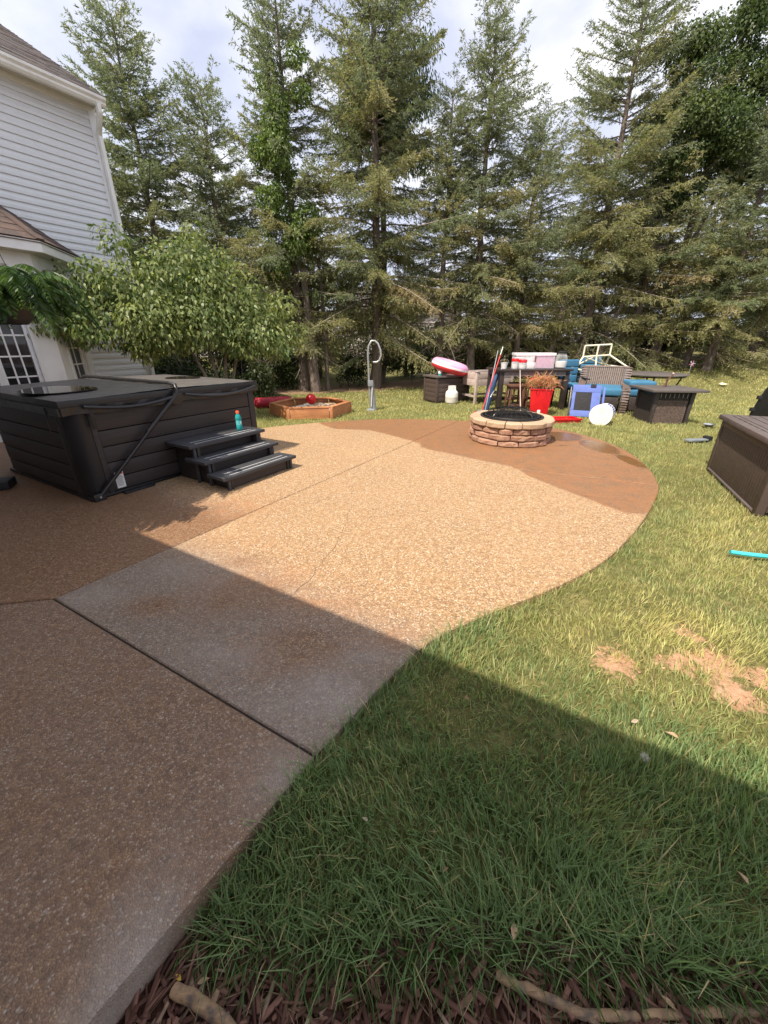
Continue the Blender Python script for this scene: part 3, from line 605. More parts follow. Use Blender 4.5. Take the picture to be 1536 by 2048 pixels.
for i, (k, x, y, s_, r, wh) in enumerate([(*q, w_) for q, w_ in zip([('low', -8.6, 15.5, 1.0, .5), ('low', -5.4, 16.4, .92, 1.9), ('low', -2.6, 16.9, .80, 3.0), ('mid', .9, 17.2, .58, 4.2), ('low', 3.4, 17.4, .66, 5.2), ('broad', 5.3, 17.6, .50, .4), ('low', 7.6, 17.8, .8, 1.1), ('broad', 10.0, 17.6, .62, 2.3), ('low', 12.6, 18.2, 1.1, 4.4), ('full', 15.6, 16.8, 1.05, .9), ('low', -11, 15, 1.1, .9)], ('leftmost, behind the house roof', 'behind the shorter slim-topped spruce', 'left of the biggest olive spruce', 'right of the biggest olive spruce', 'behind the slim spruce with dead branches', 'behind the cream pipe frame', 'behind the round dark table', 'behind the bushy leaning spruce', 'behind the maple', 'at the far right end', 'hidden by the house'))]):
    spruce(k, x, y, s_, r, 'dark second row conifer ' + wh, GB)
def leaves(rg, p, nrm, ln, wd, col, droop=.6, fold=.25):           # broad leaves: two quads folded on the midrib
    n = len(p); d = unit(nrm * .55 + rg.normal(0, .45, (n, 3)) + np.array([0, 0, -1.]) * droop); r = unit(np.cross(d, nrm + rg.normal(0, .4, (n, 3))))
    up = unit(np.cross(r, d)); w = (wd / 2)[:, None]; l = ln[:, None]
    m0 = p; m1 = p + d * l * .45 + up * l * .05; m2 = p + d * l + np.array([0, 0, -1.]) * l * .12
    a1 = p + d * l * .35 + r * w + up * w * fold; b1 = p + d * l * .35 - r * w + up * w * fold
    v = np.stack([m0, a1, m2, m1, b1], 1).reshape(-1, 3); b = np.arange(n)[:, None] * 5
    f = np.concatenate([b + np.array([[0, 1, 2, 3]]), b + np.array([[0, 3, 2, 4]])], 1).reshape(-1, 4)
    return v, f, np.repeat(col, 5, 0)
def crown(rg, blobs, n, ln, wd, cols, droop=.6, shell=.35):
    w = np.array([b[3] * b[4] + b[3] * b[5] for b in blobs]); pick = rg.choice(len(blobs), n, p=w / w.sum()); bb = np.array(blobs)[pick]
    d = unit(rg.normal(size=(n, 3))); rr = 1 - shell * rg.random(n) ** 1.5; wob = 1 + .16 * np.sin(d[:, 0] * 7 + pick) * np.cos(d[:, 1] * 6 + pick * 2) + .10 * np.sin(d[:, 2] * 13 + pick)
    p = bb[:, :3] + d * bb[:, 3:6] * (rr * wob)[:, None]
    c0, c1 = np.array(cols[0]), np.array(cols[1]); t = np.clip(rg.normal(.5, .3, n) + .25 * np.sin(pick * 3.1), 0, 1)[:, None]
    return leaves(rg, p, d, ln * rg.uniform(.7, 1.2, n), wd * rg.uniform(.7, 1.2, n), (c0 * (1 - t) + c1 * t) * rg.uniform(.8, 1.2, (n, 1)), droop)
def broad(name, label, cat, loc, blobs, n, ln, wd, cols, stems, m='leaf', droop=.6, group=None, seed=1, bark='bark2', shell=.4):
    rg = np.random.default_rng(seed); t = thing(name, label, cat, loc, 0, group); tb = MB()
    for pts, r in stems: tb.tube(pts, [r * (1 - .75 * i / (len(pts) - 1)) for i in range(len(pts))], 7)
    tb.build('trunk', M[bark], t, True)
    v, f, c_ = crown(rg, blobs, n, ln, wd, cols, droop, shell); props(npmesh('foliage', v, f, M[m], t, c_), kind='stuff'); return t
def blobs_in(rg, c, r, k, s0, s1):
    o = []
    for i in range(k):
        d = unit(rg.normal(size=3)); q = rg.random() ** .4; s = rg.uniform(s0, s1); o.append((c[0] + d[0] * r[0] * q, c[1] + d[1] * r[1] * q, c[2] + d[2] * r[2] * q, s, s, s * .75))
    return o
# dogwood by the house corner
rg = np.random.default_rng(21)
db = [(-1.25, -.55, 1.75, .62, .6, .45), (-.65, -.3, 2.25, .7, .7, .5), (.0, 0, 2.45, .75, .7, .5), (.55, .1, 2.2, .7, .65, .5), (1.05, .2, 1.85, .65, .6, .5), (1.45, .15, 1.55, .5, .5, .4), (.35, -.25, 1.75, .75, .6, .45), (-.35, -.5, 1.75, .7, .6, .45), (-1.0, -.35, 2.05, .6, .55, .4), (-1.6, -.75, 1.75, .35, .35, .28), (1.15, -.1, 1.35, .55, .5, .35), (-.5, -.3, 1.35, .55, .5, .3), (.1, .1, 2.65, .5, .5, .35)]
db += [(-1.75, -.8, 1.95, .42, .4, .35), (-1.55, -.6, 2.2, .45, .4, .35), (-1.95, -1.0, 1.7, .3, .3, .25)]
db = [(b[0] * .93 - .40, b[1], b[2] + .0 + (.12 if b[2] < 1.5 else 0), *b[3:]) for b in db]; db += [(b[0] + rg.normal(0, .45), b[1] + rg.normal(0, .3), b[2] + rg.normal(.05, .25), .26, .26, .2) for b in db for _ in (0, 1)]
st = [([(0, 0, -.05), (dx * .2, dy * .2, .5), (dx * .6, dy * .6, 1.2), (dx, dy, 2.1)], .05) for dx, dy in ((-.7, -.1), (-.3, .2), (.2, .1), (.5, .3))]
broad('dogwood_tree', 'spreading dogwood with drooping yellowish green leaves at the house corner', 'tree', (-3.05, 7.75, gz(-3.05, 7.75)), db, 19000, .086, .046, [(.085, .14, .045), (.31, .345, .135)], st, droop=.75, seed=22)
# walnut crown behind the biggest spruce, vine on the slender one, maple at right
broad('walnut_tree', 'leafy green walnut crown showing behind the biggest olive spruce', 'tree', (-.1, 14.9, gz(0, 14.9)), blobs_in(np.random.default_rng(5), (.25, 0, 7.6), (1.5, .9, 2.1), 34, .4, .75), 26000, .115, .036, [(.075, .125, .038), (.15, .20, .062)], [([(0, 0, -.1), (.1, 0, 4), (0, 0, 8.5)], .16)], droop=1.2, seed=6, bark='bark', shell=.7)
rg = np.random.default_rng(31); vb = [(rg.normal(-.05, .28), -.5 + rg.normal(0, .22), z + rg.normal(0, .2), .17 + .2 * rg.random(), .22, .17 + .2 * rg.random()) for z in np.linspace(3.4, 7.2, 16)] + [(.5, -.6, 4.2, .38, .3, .4), (-.1, -.8, 5.6, .35, .3, .5), (-.45, -.6, 3.2, .4, .3, .3), (.2, -.7, 3.8, .35, .3, .35)]
broad('climbing_vine', 'bright green climbing vine covering the trunk of the slender spruce', 'vine', (-2.42, 12.65, gz(-2.4, 12.6)), vb, 11000, .07, .05, [(.095, .155, .036), (.185, .25, .07)], [([(.1, -.1, -.05), (.05, -.15, 2.5), (0, -.1, 7)], .02)], droop=.8, seed=32)
broad('maple_tree', 'dense deep green maple crown at the right above the leaning trunks', 'tree', (9.2, 14.4, gz(9.2, 14.4)), blobs_in(np.random.default_rng(8), (0, 0, 6.6), (1.75, 1.3, 2.6), 60, .30, .65), 42000, .078, .062, [(.05, .085, .030), (.135, .175, .06)], [([(0, 0, -.1), (.1, 0, 3), (.2, 0, 8.2)], .17), ([(0, 0, 2.5), (-.6, .1, 4.5), (-1.0, .1, 6)], .07), ([(.1, 0, 3), (.8, .1, 5), (1.2, .1, 6.5)], .07)], droop=.5, seed=9, bark='bark', shell=.7)
# leaning bare stems under the right-hand trees and thin bare ones in the middle
def stem(pts, r, label, twigs=14, seed=0):
    x, y = pts[0][:2]; z = gz(x, y); t = thing('bare_trunk', label, 'tree trunk', (x, y, z)); rg = np.random.default_rng(seed)
    q = [(a - x, b - y, c_) for a, b, c_ in pts]; MB().tube([(*q[0][:2], -.1)] + q[1:], [r * (1.25 if i == 0 else 1 - .5 * i / len(q)) for i in range(len(q))], 8).build('trunk', M['bark'], t, True)
    tw = MB()
    for k in range(twigs):
        s = rg.uniform(.35, 1); i = min(int(s * (len(q) - 1)), len(q) - 2); f_ = s * (len(q) - 1) - i; p = Vector(q[i]).lerp(Vector(q[i + 1]), f_); az = rg.uniform(0, 6.3); l_ = rg.uniform(.4, 1.1)
        tw.tube([p, p + Vector((math.cos(az) * l_ * .5, math.sin(az) * l_ * .5, rg.uniform(-.05, .2))), p + Vector((math.cos(az) * l_, math.sin(az) * l_, rg.uniform(-.3, .25)))], [.010, .006, .002], 4, False)
    props(tw.build('twig', M['deadtwig'], t, True), kind='stuff')
for i, (p, r, l_) in enumerate([
    ([(-2.05, 12.35, 0), (-2.12, 12.35, 1.3), (-2.2, 12.4, 3.2)], .13, 'dark upright trunk right behind the octagonal sandbox'),
    ([(-3.35, 11.9, 0), (-3.6, 11.9, 1.0), (-3.75, 11.9, 2.2)], .075, 'slim leaning trunk beside the right end of the hot tub'),
    ([(-1.75, 12.7, 0), (-1.72, 12.7, 1.5), (-1.8, 12.7, 3.5)], .06, 'thin dark trunk left of the hooked post'),
    ([(2.25, 13.9, 0), (2.27, 13.9, 1.5), (2.2, 13.9, 3)], .05, 'thin brown stem between the pink ring and the planter'),
    ([(5.2, 13.9, 0), (5.55, 13.95, 1.2), (5.75, 14, 2.5)], .10, 'leaning reddish trunk behind the cream pipe frame'),
    ([(6.9, 13.9, 0), (7.25, 14.0, 1.2), (7.75, 14.1, 2.6)], .085, 'dark leaning trunk behind the round table'),
    ([(9.95, 13.9, 0), (10.25, 14.1, 1.0), (10.9, 14.2, 2.8)], .10, 'pale leaning trunk at the lawn edge behind the fire table'),
    ([(12.0, 14.8, 0), (12.5, 14.9, .9), (13.4, 15, 2.2)], .09, 'first of two leaning trunks at the upper right corner of the lawn'),
    ([(12.4, 14.7, 0), (13.0, 14.9, .8), (14.1, 15, 2.0)], .08, 'second, more slanted of two trunks at the upper right corner of the lawn')]): stem(p, r, l_, seed=40 + i)
# understory shrubs
SHW = ['behind the right end of the hot tub', 'left of the slim leaning trunk', 'behind the red bolster', 'left of the hooked post trunk', 'behind the brown storage box', 'behind the slim dead-branched spruce', 'left of the leaning reddish trunk', 'behind the cream pipe frame', 'behind the round dark table', 'left of the pale leaning trunk', 'right of the pale leaning trunk', 'beside the two slanted trunks at the right', 'tall, behind the wooden planter', 'tall, behind the biggest spruce', 'tall, behind the sandbox', 'tall, beside the house corner', 'under the dogwood behind the hot tub', 'behind the right edge of the dogwood', 'between the house corner and the dogwood']
GS = 'dark shrubs under the trees'
rg = np.random.default_rng(50)
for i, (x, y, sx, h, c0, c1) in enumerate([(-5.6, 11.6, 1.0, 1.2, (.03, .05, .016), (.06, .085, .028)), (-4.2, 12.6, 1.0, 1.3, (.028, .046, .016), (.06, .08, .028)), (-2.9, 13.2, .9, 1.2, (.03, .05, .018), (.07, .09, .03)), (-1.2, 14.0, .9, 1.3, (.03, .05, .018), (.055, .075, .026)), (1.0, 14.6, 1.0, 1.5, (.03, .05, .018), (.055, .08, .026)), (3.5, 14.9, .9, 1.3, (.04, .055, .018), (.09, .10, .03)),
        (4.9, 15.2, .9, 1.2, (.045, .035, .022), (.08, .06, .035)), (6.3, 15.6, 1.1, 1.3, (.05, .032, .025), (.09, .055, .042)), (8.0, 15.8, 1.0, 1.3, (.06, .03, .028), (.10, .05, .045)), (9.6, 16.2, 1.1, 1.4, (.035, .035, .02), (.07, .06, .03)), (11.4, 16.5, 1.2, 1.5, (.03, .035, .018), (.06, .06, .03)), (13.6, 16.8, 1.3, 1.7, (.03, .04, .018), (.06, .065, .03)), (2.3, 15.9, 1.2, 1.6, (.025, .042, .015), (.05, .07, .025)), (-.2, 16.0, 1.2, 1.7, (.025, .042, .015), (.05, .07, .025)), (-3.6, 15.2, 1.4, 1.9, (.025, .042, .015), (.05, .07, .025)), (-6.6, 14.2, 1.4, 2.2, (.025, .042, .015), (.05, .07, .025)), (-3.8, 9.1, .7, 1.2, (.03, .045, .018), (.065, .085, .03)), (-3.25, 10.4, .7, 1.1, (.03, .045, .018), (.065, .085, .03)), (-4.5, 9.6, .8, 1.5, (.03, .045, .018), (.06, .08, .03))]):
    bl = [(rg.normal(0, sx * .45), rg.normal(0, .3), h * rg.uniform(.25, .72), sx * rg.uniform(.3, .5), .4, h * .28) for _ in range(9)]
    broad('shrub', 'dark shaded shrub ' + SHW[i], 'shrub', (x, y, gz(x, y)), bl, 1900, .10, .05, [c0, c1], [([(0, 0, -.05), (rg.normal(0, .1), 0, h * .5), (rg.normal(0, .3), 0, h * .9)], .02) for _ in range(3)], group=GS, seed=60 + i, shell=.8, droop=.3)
# far wood and the red shed seen between the trunks
rgw = np.random.default_rng(77); wbk = [(x + rgw.normal(0, .5), 27 + rgw.normal(0, 2), rgw.uniform(.2, 1.6), 1.5, 1.2, rgw.uniform(.8, 1.3)) for x in np.arange(-26, 40, .9)]
v, f, c_ = crown(rgw, wbk, 26000, .20, .14, [(.03, .045, .02), (.06, .075, .032)], .3, .6); wd_ = npmesh('distant_wood', v, f, M['leaf'], None, c_); props(wd_, 'low dark wood beyond the tree row seen between trunks', 'woods', kind='stuff')
sh = thing('garden_shed', 'small red board shed seen between trunks behind the planter', 'shed', (4.75, 19.5, gz(4.75, 19.5)), R(-8))
MB().box(-.7, .7, -.5, .5, -.1, .9).build('wall', M['core'], sh)
for i in range(10): MB().box(-.70 + i * .14, -.565 + i * .14, -.525, -.502, -.1, .9).build('board', M['orange_shed'], sh)
B = MB(); B.add([(-.8, -.65, .88), (.8, -.65, .88), (.8, 0, 1.35), (-.8, 0, 1.35), (.8, .65, .88), (-.8, .65, .88)], [(0, 1, 2, 3), (3, 2, 4, 5)]); B.build('roof', M['shingle'], sh)
for k, (x, lab) in enumerate(((-11, 'pale siding house far beyond the trees on the left'), (1.5, 'pale siding house far beyond the trees in the middle'))):
    h_ = thing('neighbour_house', lab, 'house', (x, 36, .6), .1); MB().box(-5, 5, 0, 6, -.5, 3.2).build('wall', M['house_far'], h_)
    B = MB(); B.add([(-5.4, -.4, 3.1), (5.4, -.4, 3.1), (5.4, 3, 4.9), (-5.4, 3, 4.9), (5.4, 6.4, 3.1), (-5.4, 6.4, 3.1)], [(0, 1, 2, 3), (3, 2, 4, 5)]); B.build('roof', M['shingle'], h_)
    for wx in (-3.2, 0, 3.2): f_ = MB().box(wx - .5, wx + .5, -.03, -.002, 1.0, 2.3).build('window', M['trim'], h_); MB().box(wx - .42, wx + .42, -.045, -.032, 1.08, 2.22).build('pane', M['pane'], f_)
# ------------------------------------------------------------------ hot tub (local x along its front, y into its depth)
U0, W0 = 1.53, -4.138; HL, HD = 2.08, 1.88
tub = thing('hot_tub', 'dark brown panelled hot tub with a folded vinyl cover by the bay window', 'hot tub', hw(U0, W0), HROT)
MB().box(.06, HL - .06, .05, HD - .06, .0, .84).build('shell_core', M['spa_black'], tub)
def along(side, a, b, z0, z1, t, name, m, bev=.006):
    B = MB()
    if side == 'f': B.box(a, b, -t, .05, z0, z1)
    elif side == 'l': B.box(-t, .05, a, b, z0, z1)
    elif side == 'r': B.box(HL - .05, HL + t, a, b, z0, z1)
    return B.build(name, m, tub, bev=bev)
ZB = [.035, .168, .319, .473, .625, .80]
for i in range(5):
    along('f', .215, HL - .085, ZB[i] + .004, ZB[i + 1] - .004, .0, 'panel_board', M['spa_panel']); along('l', .215, HD - .1, ZB[i] + .004, ZB[i + 1] - .004, .0, 'panel_board', M['spa_panel']); along('r', .09, HD - .1, ZB[i] + .004, ZB[i + 1] - .004, .0, 'panel_board', M['spa_panel'])
MB().box(-.01, HL + .01, -.012, HD, 0, .034).build('base_pan', M['spa_black'], tub, bev=.008)
B = MB(); B.prism([(.12 - .125 * math.cos(a), .12 - .125 * math.sin(a)) for a in np.linspace(0, math.pi / 2, 9)] + [(.16, -.005), (.16, .06), (.06, .06), (.06, .16), (-.005, .16)], .03, .83); B.build('corner_post', M['spa_black'], tub, True)
for (x0, x1, y0, y1) in ((.163, .212, -.008, .03), (-.008, .03, .163, .212)): MB().box(x0, x1, y0, y1, .035, .81).build('trim_strip', M['spa_panel'], tub, bev=.004)
MB().box(HL - .082, HL + .006, -.008, .088, .03, .83).build('corner_post', M['spa_panel'], tub, bev=.015)
MB().box(.02, HL - .02, .0, HD, .80, .852).build('shell_rim', M['shell'], tub, bev=.02)
FX = 1.02                                                          # fold position along the front
def cover(x0, x1, name):
    B = MB(); ov = .045; nx_, ny_ = 12, 12; lo = x0 - (ov if x0 == 0 else 0); hi = x1 + (ov if x1 == HL else 0); rgc = np.random.default_rng(int(x0 * 100) + 4)
    def top(i, j):
        x = lo + (hi - lo) * i / nx_; y = -ov + (HD + 2 * ov) * j / ny_; z = .936 + .022 * (1 - abs(x - FX) / 1.1) + rgc.normal(0, .0012)
        ed = min(x - lo if lo < 0 else 9, hi - x if hi > HL else 9, y + ov, HD + ov - y); z -= .014 * max(0, 1 - ed / .04) ** 2
        return (x, y, z)
    vs = [top(i, j) for i in range(nx_ + 1) for j in range(ny_ + 1)]; fs = [(i * (ny_ + 1) + j, (i + 1) * (ny_ + 1) + j, (i + 1) * (ny_ + 1) + j + 1, i * (ny_ + 1) + j + 1) for i in range(nx_) for j in range(ny_)]
    B.add(vs, fs); b = MB(); b.box(lo, hi, -ov, HD + ov, .862, .921); B.add(b.v, [f for f in b.f if f != (4, 5, 6, 7)])
    c = B.build(name, M['spa_cover'], tub, True)
    s = MB(); s.box(lo - .004, hi + .004 if hi > HL else hi, -ov - .006, -ov - .001, .852, .928); s.box(lo - .006, lo - .001, -ov, HD + ov, .852, .928) if lo < 0 else s.box(hi + .001, hi + .006, -ov, HD + ov, .852, .928)
    s.build('cover_side', M['spa_skirt'], c, bev=.004)
    for k in range(9): pass
    sk = MB(); n_ = 14                                             # hanging skirt flap, slightly wavy
    for q in range(n_):
        xa, xb = lo + (hi - lo) * q / n_, lo + (hi - lo) * (q + 1) / n_; w0, w1 = .008 * math.sin(q * 1.9), .008 * math.sin((q + 1) * 1.9)
        sk.hexa([(xa, -ov - .016 + w0, .80 + .008 * math.sin(q)), (xb, -ov - .016 + w1, .80 + .008 * math.sin(q + 1)), (xb, -ov + .0 + w1, .80 + .008 * math.sin(q + 1)), (xa, -ov + w0, .80 + .008 * math.sin(q)), (xa, -ov - .02, .868), (xb, -ov - .02, .868), (xb, -ov + .01, .868), (xa, -ov + .01, .868)])
    sk.build('cover_skirt', M['spa_skirt'], c, True)
    if lo < 0:
        s2 = MB()
        for q in range(12):
            ya, yb = -ov + HD * q / 12, -ov + HD * (q + 1) / 12; s2.hexa([(-ov - .018, ya, .80), (-ov + .004, ya, .80), (-ov + .004, yb, .80), (-ov - .018, yb, .80), (-ov - .022, ya, .868), (-ov + .01, ya, .868), (-ov + .01, yb, .868), (-ov - .022, yb, .868)])
        s2.build('cover_skirt', M['spa_skirt'], c, True)
    return c
c1_ = cover(0, FX - .012, 'cover_panel'); c2_ = cover(FX + .012, HL, 'cover_panel')
def sag(x0, x1, d, z=.86): return [(x0 + (x1 - x0) * t, -.085 - .02 * math.sin(t * 3.14), z - d * math.sin(math.pi * t)) for t in np.linspace(0, 1, 12)]
MB().tube(sag(.12, FX - .03, .045, .865), .016, 7).build('cover_strap', M['spa_skirt'], tub, True); MB().tube(sag(FX + .08, HL - .02, .055, .872), .014, 7).build('cover_strap', M['spa_skirt'], tub, True); MB().tube(sag(FX + .3, HL, .02, .845), .011, 7).build('cover_strap', M['spa_skirt'], tub, True)
lf = MB(); lf.tube([(.045, -.045, .03), (.5, -.07, .44), (.99, -.085, .875), (1.012, -.085, .93), (1.018, -.06, .972), (1.02, .05, .985), (1.02, HD - .05, .982), (1.02, HD + .06, .95)], .019, 10).build('lifter_arm', M['black_metal'], tub, True)
MB().tube([(.62, -.075, .555), (.985, -.085, .87)], .024, 10).build('lifter_sleeve', M['black_metal'], tub, True)
B = MB(); B.box(.0, .10, -.062, -.014, .0, .07); B.build('lifter_bracket', M['black_metal'], tub, bev=.006); B = MB().tube([(.05, -.075, .04), (.05, -.058, .04)], .010, 8).build('bolt', M['steel'], tub, True)
B = MB(); B.hexa([(.90, -.10, .80), (1.03, -.09, .76), (1.04, -.075, .76), (.9, -.085, .80), (.96, -.105, .90), (1.06, -.10, .89), (1.06, -.085, .89), (.96, -.09, .90)]); B.build('cover_flap', M['spa_skirt'], tub, bev=.008)
st_ = MB().box(.245, .325, -.004, -.0008, .055, .215).build('warning_label', M['label'], tub); MB().box(.250, .32, -.0055, -.0042, .192, .208).build('label_band', M['redink'], st_)
B = MB()
for k in range(9): B.box(.252, .30 + random.uniform(0, .018), -.0052, -.0042, .075 + k * .012, .080 + k * .012)
B.build('label_print', M['ink'], st_)
for (sx, sy) in ((.16, -.066), (-.072, .17)):
    B = MB(); (B.box(sx, sx + .035, sy, sy + .006, .66, .86) if sy < 0 else B.box(sx, sx + .006, sy, sy + .035, .66, .86)); B.build('cover_buckle', M['spa_black'], tub, bev=.003)
def flatblob(name, label, cat, loc, rx, ry, m, rz=0., z=.003, n=26, seed=0, parent=None):
    rg = random.Random(seed); ph = [rg.uniform(0, 6.3) for _ in range(3)]
    B = MB(); B.prism([(rx * math.cos(a) * (1 + .10 * math.sin(2 * a + ph[0]) + .06 * math.sin(3 * a + ph[1])), ry * math.sin(a) * (1 + .10 * math.sin(2 * a + ph[0]) + .06 * math.sin(3 * a + ph[1]))) for a in [2 * math.pi * i / n for i in range(n)]], 0, z)
    o = B.build(name, m, parent, True); o.location = loc; o.rotation_euler.z = rz
    return props(o, label, cat)
flatblob('rain_puddle', 'puddle of water on the left half of the hot tub cover', 'puddle', hw(1.78, -4.80, .955), .27, .42, M['water'], HROT, .004, seed=3)
flatblob('rain_puddle', 'dark puddle of water on the right half of the hot tub cover', 'puddle', hw(3.28, -5.05, .949), .20, .20, M['water'], HROT, .004, seed=5)
# steps
sp_ = thing('spa_steps', 'black three tread plastic steps at the front of the hot tub', 'steps', hw(2.33, -3.23), HROT)   # local y = -(w+3.23)
TR = [(.150, -.0, .275), (.272, .27, .60), (.410, .475, .885)]
for (z, y0, y1) in TR:
    tr_ = MB().box(0, 1.02, y0, y1, z - .035, z).build('tread', M['step'], sp_, bev=.006)
    for yy in (y0 + .045, y0 + .125): MB().box(.10, .92, yy, yy + .010, z + .0005, z + .0025).build('grip_strip', M['strip'], tr_)
    for k in range(5): MB().box(.02, 1.0, y0 + .035 + k * .045, y0 + .039 + k * .045, z + .0003, z + .0022).build('tread_rib', M['step'], tr_)
for x in (.10, .90):
    B = MB(); B.prism([(0, 0), (1, 0)], 0, 0) if False else None
    for (a, b, z1) in ((.035, .30, .115), (.30, .56, .236), (.50, .88, .374)): B.box(x, x + .03, a, b, .0, z1)
    B.build('side_panel', M['spa_panel'], sp_, bev=.004)
for (y, z0, z1) in ((.05, .012, .112), (.34, .10, .232), (.60, .20, .37)): MB().box(.135, .895, y, y + .015, z0, z1).build('riser', M['spa_panel'], sp_)
for x in (.055, .935): MB().box(x, x + .03, .02, .05, .0, .114).build('leg', M['step'], sp_, bev=.004); MB().box(x, x + .03, .30, .33, .0, .236).build('leg', M['step'], sp_, bev=.004); MB().box(x, x + .03, .50, .53, .0, .374).build('leg', M['step'], sp_, bev=.004)
# drink bottle
bt = thing('drink_bottle', 'teal sports drink bottle with orange cap standing on the top hot tub step', 'bottle', hw(3.14, -3.90, .412), HROT + .5)
MB().lathe([(.028, 0), (.033, .006), (.034, .05), (.031, .06), (.031, .12), (.034, .13), (.034, .15), (.026, .178), (.0165, .19), (.0165, .197)], 20).build('body', M['bottle'], bt, True)
MB().lathe([(.019, .197), (.0195, .222), (.017, .226)], 18).build('cap', M['orange_cap'], bt, True); lb = MB().lathe([(.0325, .062), (.0325, .118)], 20, caps=False).build('sleeve', mat('teal_label', (.10, .50, .52), .4, .06), bt, True)
B = MB()
for a in np.linspace(-2.2 - .5, -.9 - .5, 1): pass
g_ = [(.011 * math.cos(t), .013 * math.sin(t)) for t in np.linspace(.7, 5.6, 14)] + [(.011 * math.cos(5.6), 0), (.002, 0)]
B.tube([(.0338 * math.cos(-1.9 + x / .034), .0338 * math.sin(-1.9 + x / .034), .09 + z) for x, z in g_], .0022, 5); B.build('emblem', M['white'], bt, True)
fb = thing('foot_plank', 'thin black plank lying at the foot of the hot tub front', 'plank', hw(1.80, -4.06), HROT + .0); MB().box(0, .30, -.0, .055, .0, .022).build('plank', M['black_plastic'], fb, bev=.004)
dl = thing('tool_box', 'low black plastic box with a grey handle left of the hot tub', 'tool box', (-4.02, 3.80, 0), R(25)); MB().box(-.35, .17, -.12, .10, 0, .085).build('body', M['black_plastic'], dl, bev=.012); MB().tube([(-.2, -.05, .085), (-.18, -.05, .13), (.02, -.05, .16), (.05, -.05, .085)], .012, 8).build('handle', M['galv'], dl, True)
# ------------------------------------------------------------------ fire pit
FP = (1.93, 6.02); fp = thing('fire_pit', 'round fire pit of stacked tan stone blocks with a domed black spark screen', 'fire pit', (*FP, 0)); fp.scale = (.97, .97, .99)
def block(r0, r1, a0, a1, z0, z1, rg, name, m, j=.006):
    n_ = 4; vs = []; ch = .017
    A = np.linspace(a0 + .011, a1 - .011, n_ + 1)
    rings = [(r1 - ch, z0 + .002), (r1, z0 + ch), (r1, z1 - ch), (r1 - ch * 1.2, z1 - .001), (r0, z1 - .001), (r0, z0 + .002)]
    for i, a in enumerate(A):
        e = ch if i in (0, n_) else 0
        for k, (r, z) in enumerate(rings):
            q = r + (rg.uniform(-j, j) if k < 4 else 0) - (e if k < 4 else 0); vs.append((q * math.cos(a), q * math.sin(a), z + (rg.uniform(-.003, .003) if k in (1, 2) else 0)))
    K = len(rings); fs = [(i * K + k, (i + 1) * K + k, (i + 1) * K + (k + 1) % K, i * K + (k + 1) % K) for i in range(n_) for k in range(K)] + [tuple(range(K)), tuple(n_ * K + k for k in range(K))[::-1]]
    return MB().add(vs, fs).build(name, m, fp)
rgb = random.Random(5)
for c in range(4):
    NB = 13; a = c * .24 + rgb.uniform(0, .1); ws = [rgb.uniform(.6, 1.3) for _ in range(NB)]; tot = sum(ws); dr = rgb.uniform(-.004, .004)
    for w_ in ws:
        da = w_ / tot * 2 * math.pi
        if c < 3: block(.46, .615 + dr + rgb.uniform(-.012, .012), a, a + da, c * .0875 + .002, (c + 1) * .0875 - .004, rgb, 'stone_block', M['block'], .009)
        else: block(.462, .638 + rgb.uniform(-.004, .004), a, a + da, .263, .350, rgb, 'cap_block', M['cap'], .004)
        a += da
MB().lathe([(.565, .0), (.565, .34)], 40, caps=False).build('core_ring', M['ash'], fp)
MB().lathe([(.452, .02), (.452, .354), (.476, .356), (.476, .364), (.440, .364), (.440, .02)], 48).build('steel_liner', M['pit_ring'], fp, True)
MB().lathe([(.001, .05), (.44, .05), (.44, .02), (.001, .02)], 32, caps=False).build('ash_bed', M['ash'], fp)
dome = [(.40 * math.cos(t), .362 + .115 * math.sin(t)) for t in np.linspace(0.02, 1.55, 9)]
scr = MB(); NM = 30
for k in range(NM): a = 2 * math.pi * k / NM; scr.tube([(r * math.cos(a), r * math.sin(a), z) for r, z in dome], .0016, 3, False)
for (r, z) in [(.40 * math.cos(t), .362 + .115 * math.sin(t)) for t in np.linspace(.05, 1.5, 13)]: scr.tube([(r * math.cos(2 * math.pi * k / 28), r * math.sin(2 * math.pi * k / 28), z) for k in range(29)], .0016, 3, False)
props(scr.build('mesh_screen', M['pit_ring'], fp), kind='stuff')
MB().torus(.405, .010, (0, 0, .368), 40, 6).build('screen_ring', M['pit_ring'], fp, True)
for a in (.55, 2.1):
    MB().tube([(.405 * math.cos(t) * math.cos(a), .405 * math.cos(t) * math.sin(a), .366 + .122 * math.sin(t)) for t in np.linspace(0, math.pi, 16)], .007, 6).build('screen_bar', M['black_metal'], fp, True)
MB().tube([(.05 * math.cos(t), 0, .49 + .04 * math.sin(t)) for t in np.linspace(0, math.pi, 10)], .006, 6).build('screen_handle', M['black_metal'], fp, True)
# ------------------------------------------------------------------ sandbox and toys
SB = (-1.55, 8.52); sb = thing('sandbox', 'hexagonal cedar sandbox half full of sand on the lawn', 'sandbox', (*SB, gz(*SB)), R(8))
RS = .84; HX = [(RS * math.cos(R(60 * k)), RS * math.sin(R(60 * k))) for k in range(6)]
for k in range(6):
    a, b = Vector(HX[k]), Vector(HX[(k + 1) % 6]); d = (b - a).normalized(); nn = Vector((d.y, -d.x)); p, q = a + d * .045, b - d * .045
    MB().bar((*p, .115), (*q, .115), .024, .205).build('side_board', M['sandwood'], sb, bev=.003)
    MB().bar((*(a + d * .03 + nn * -.03), .229), (*(b - d * .03 + nn * -.03), .229), .10, .022).build('top_rail', M['sandwood'], sb, bev=.003)
    MB().bar((*(a * .985), .0), (*(a * .985), .214), .06, .06).build('corner_post', M['sandwood'], sb, bev=.003)
B = MB(); rgs = random.Random(9); vs = [(0, 0, .13)]
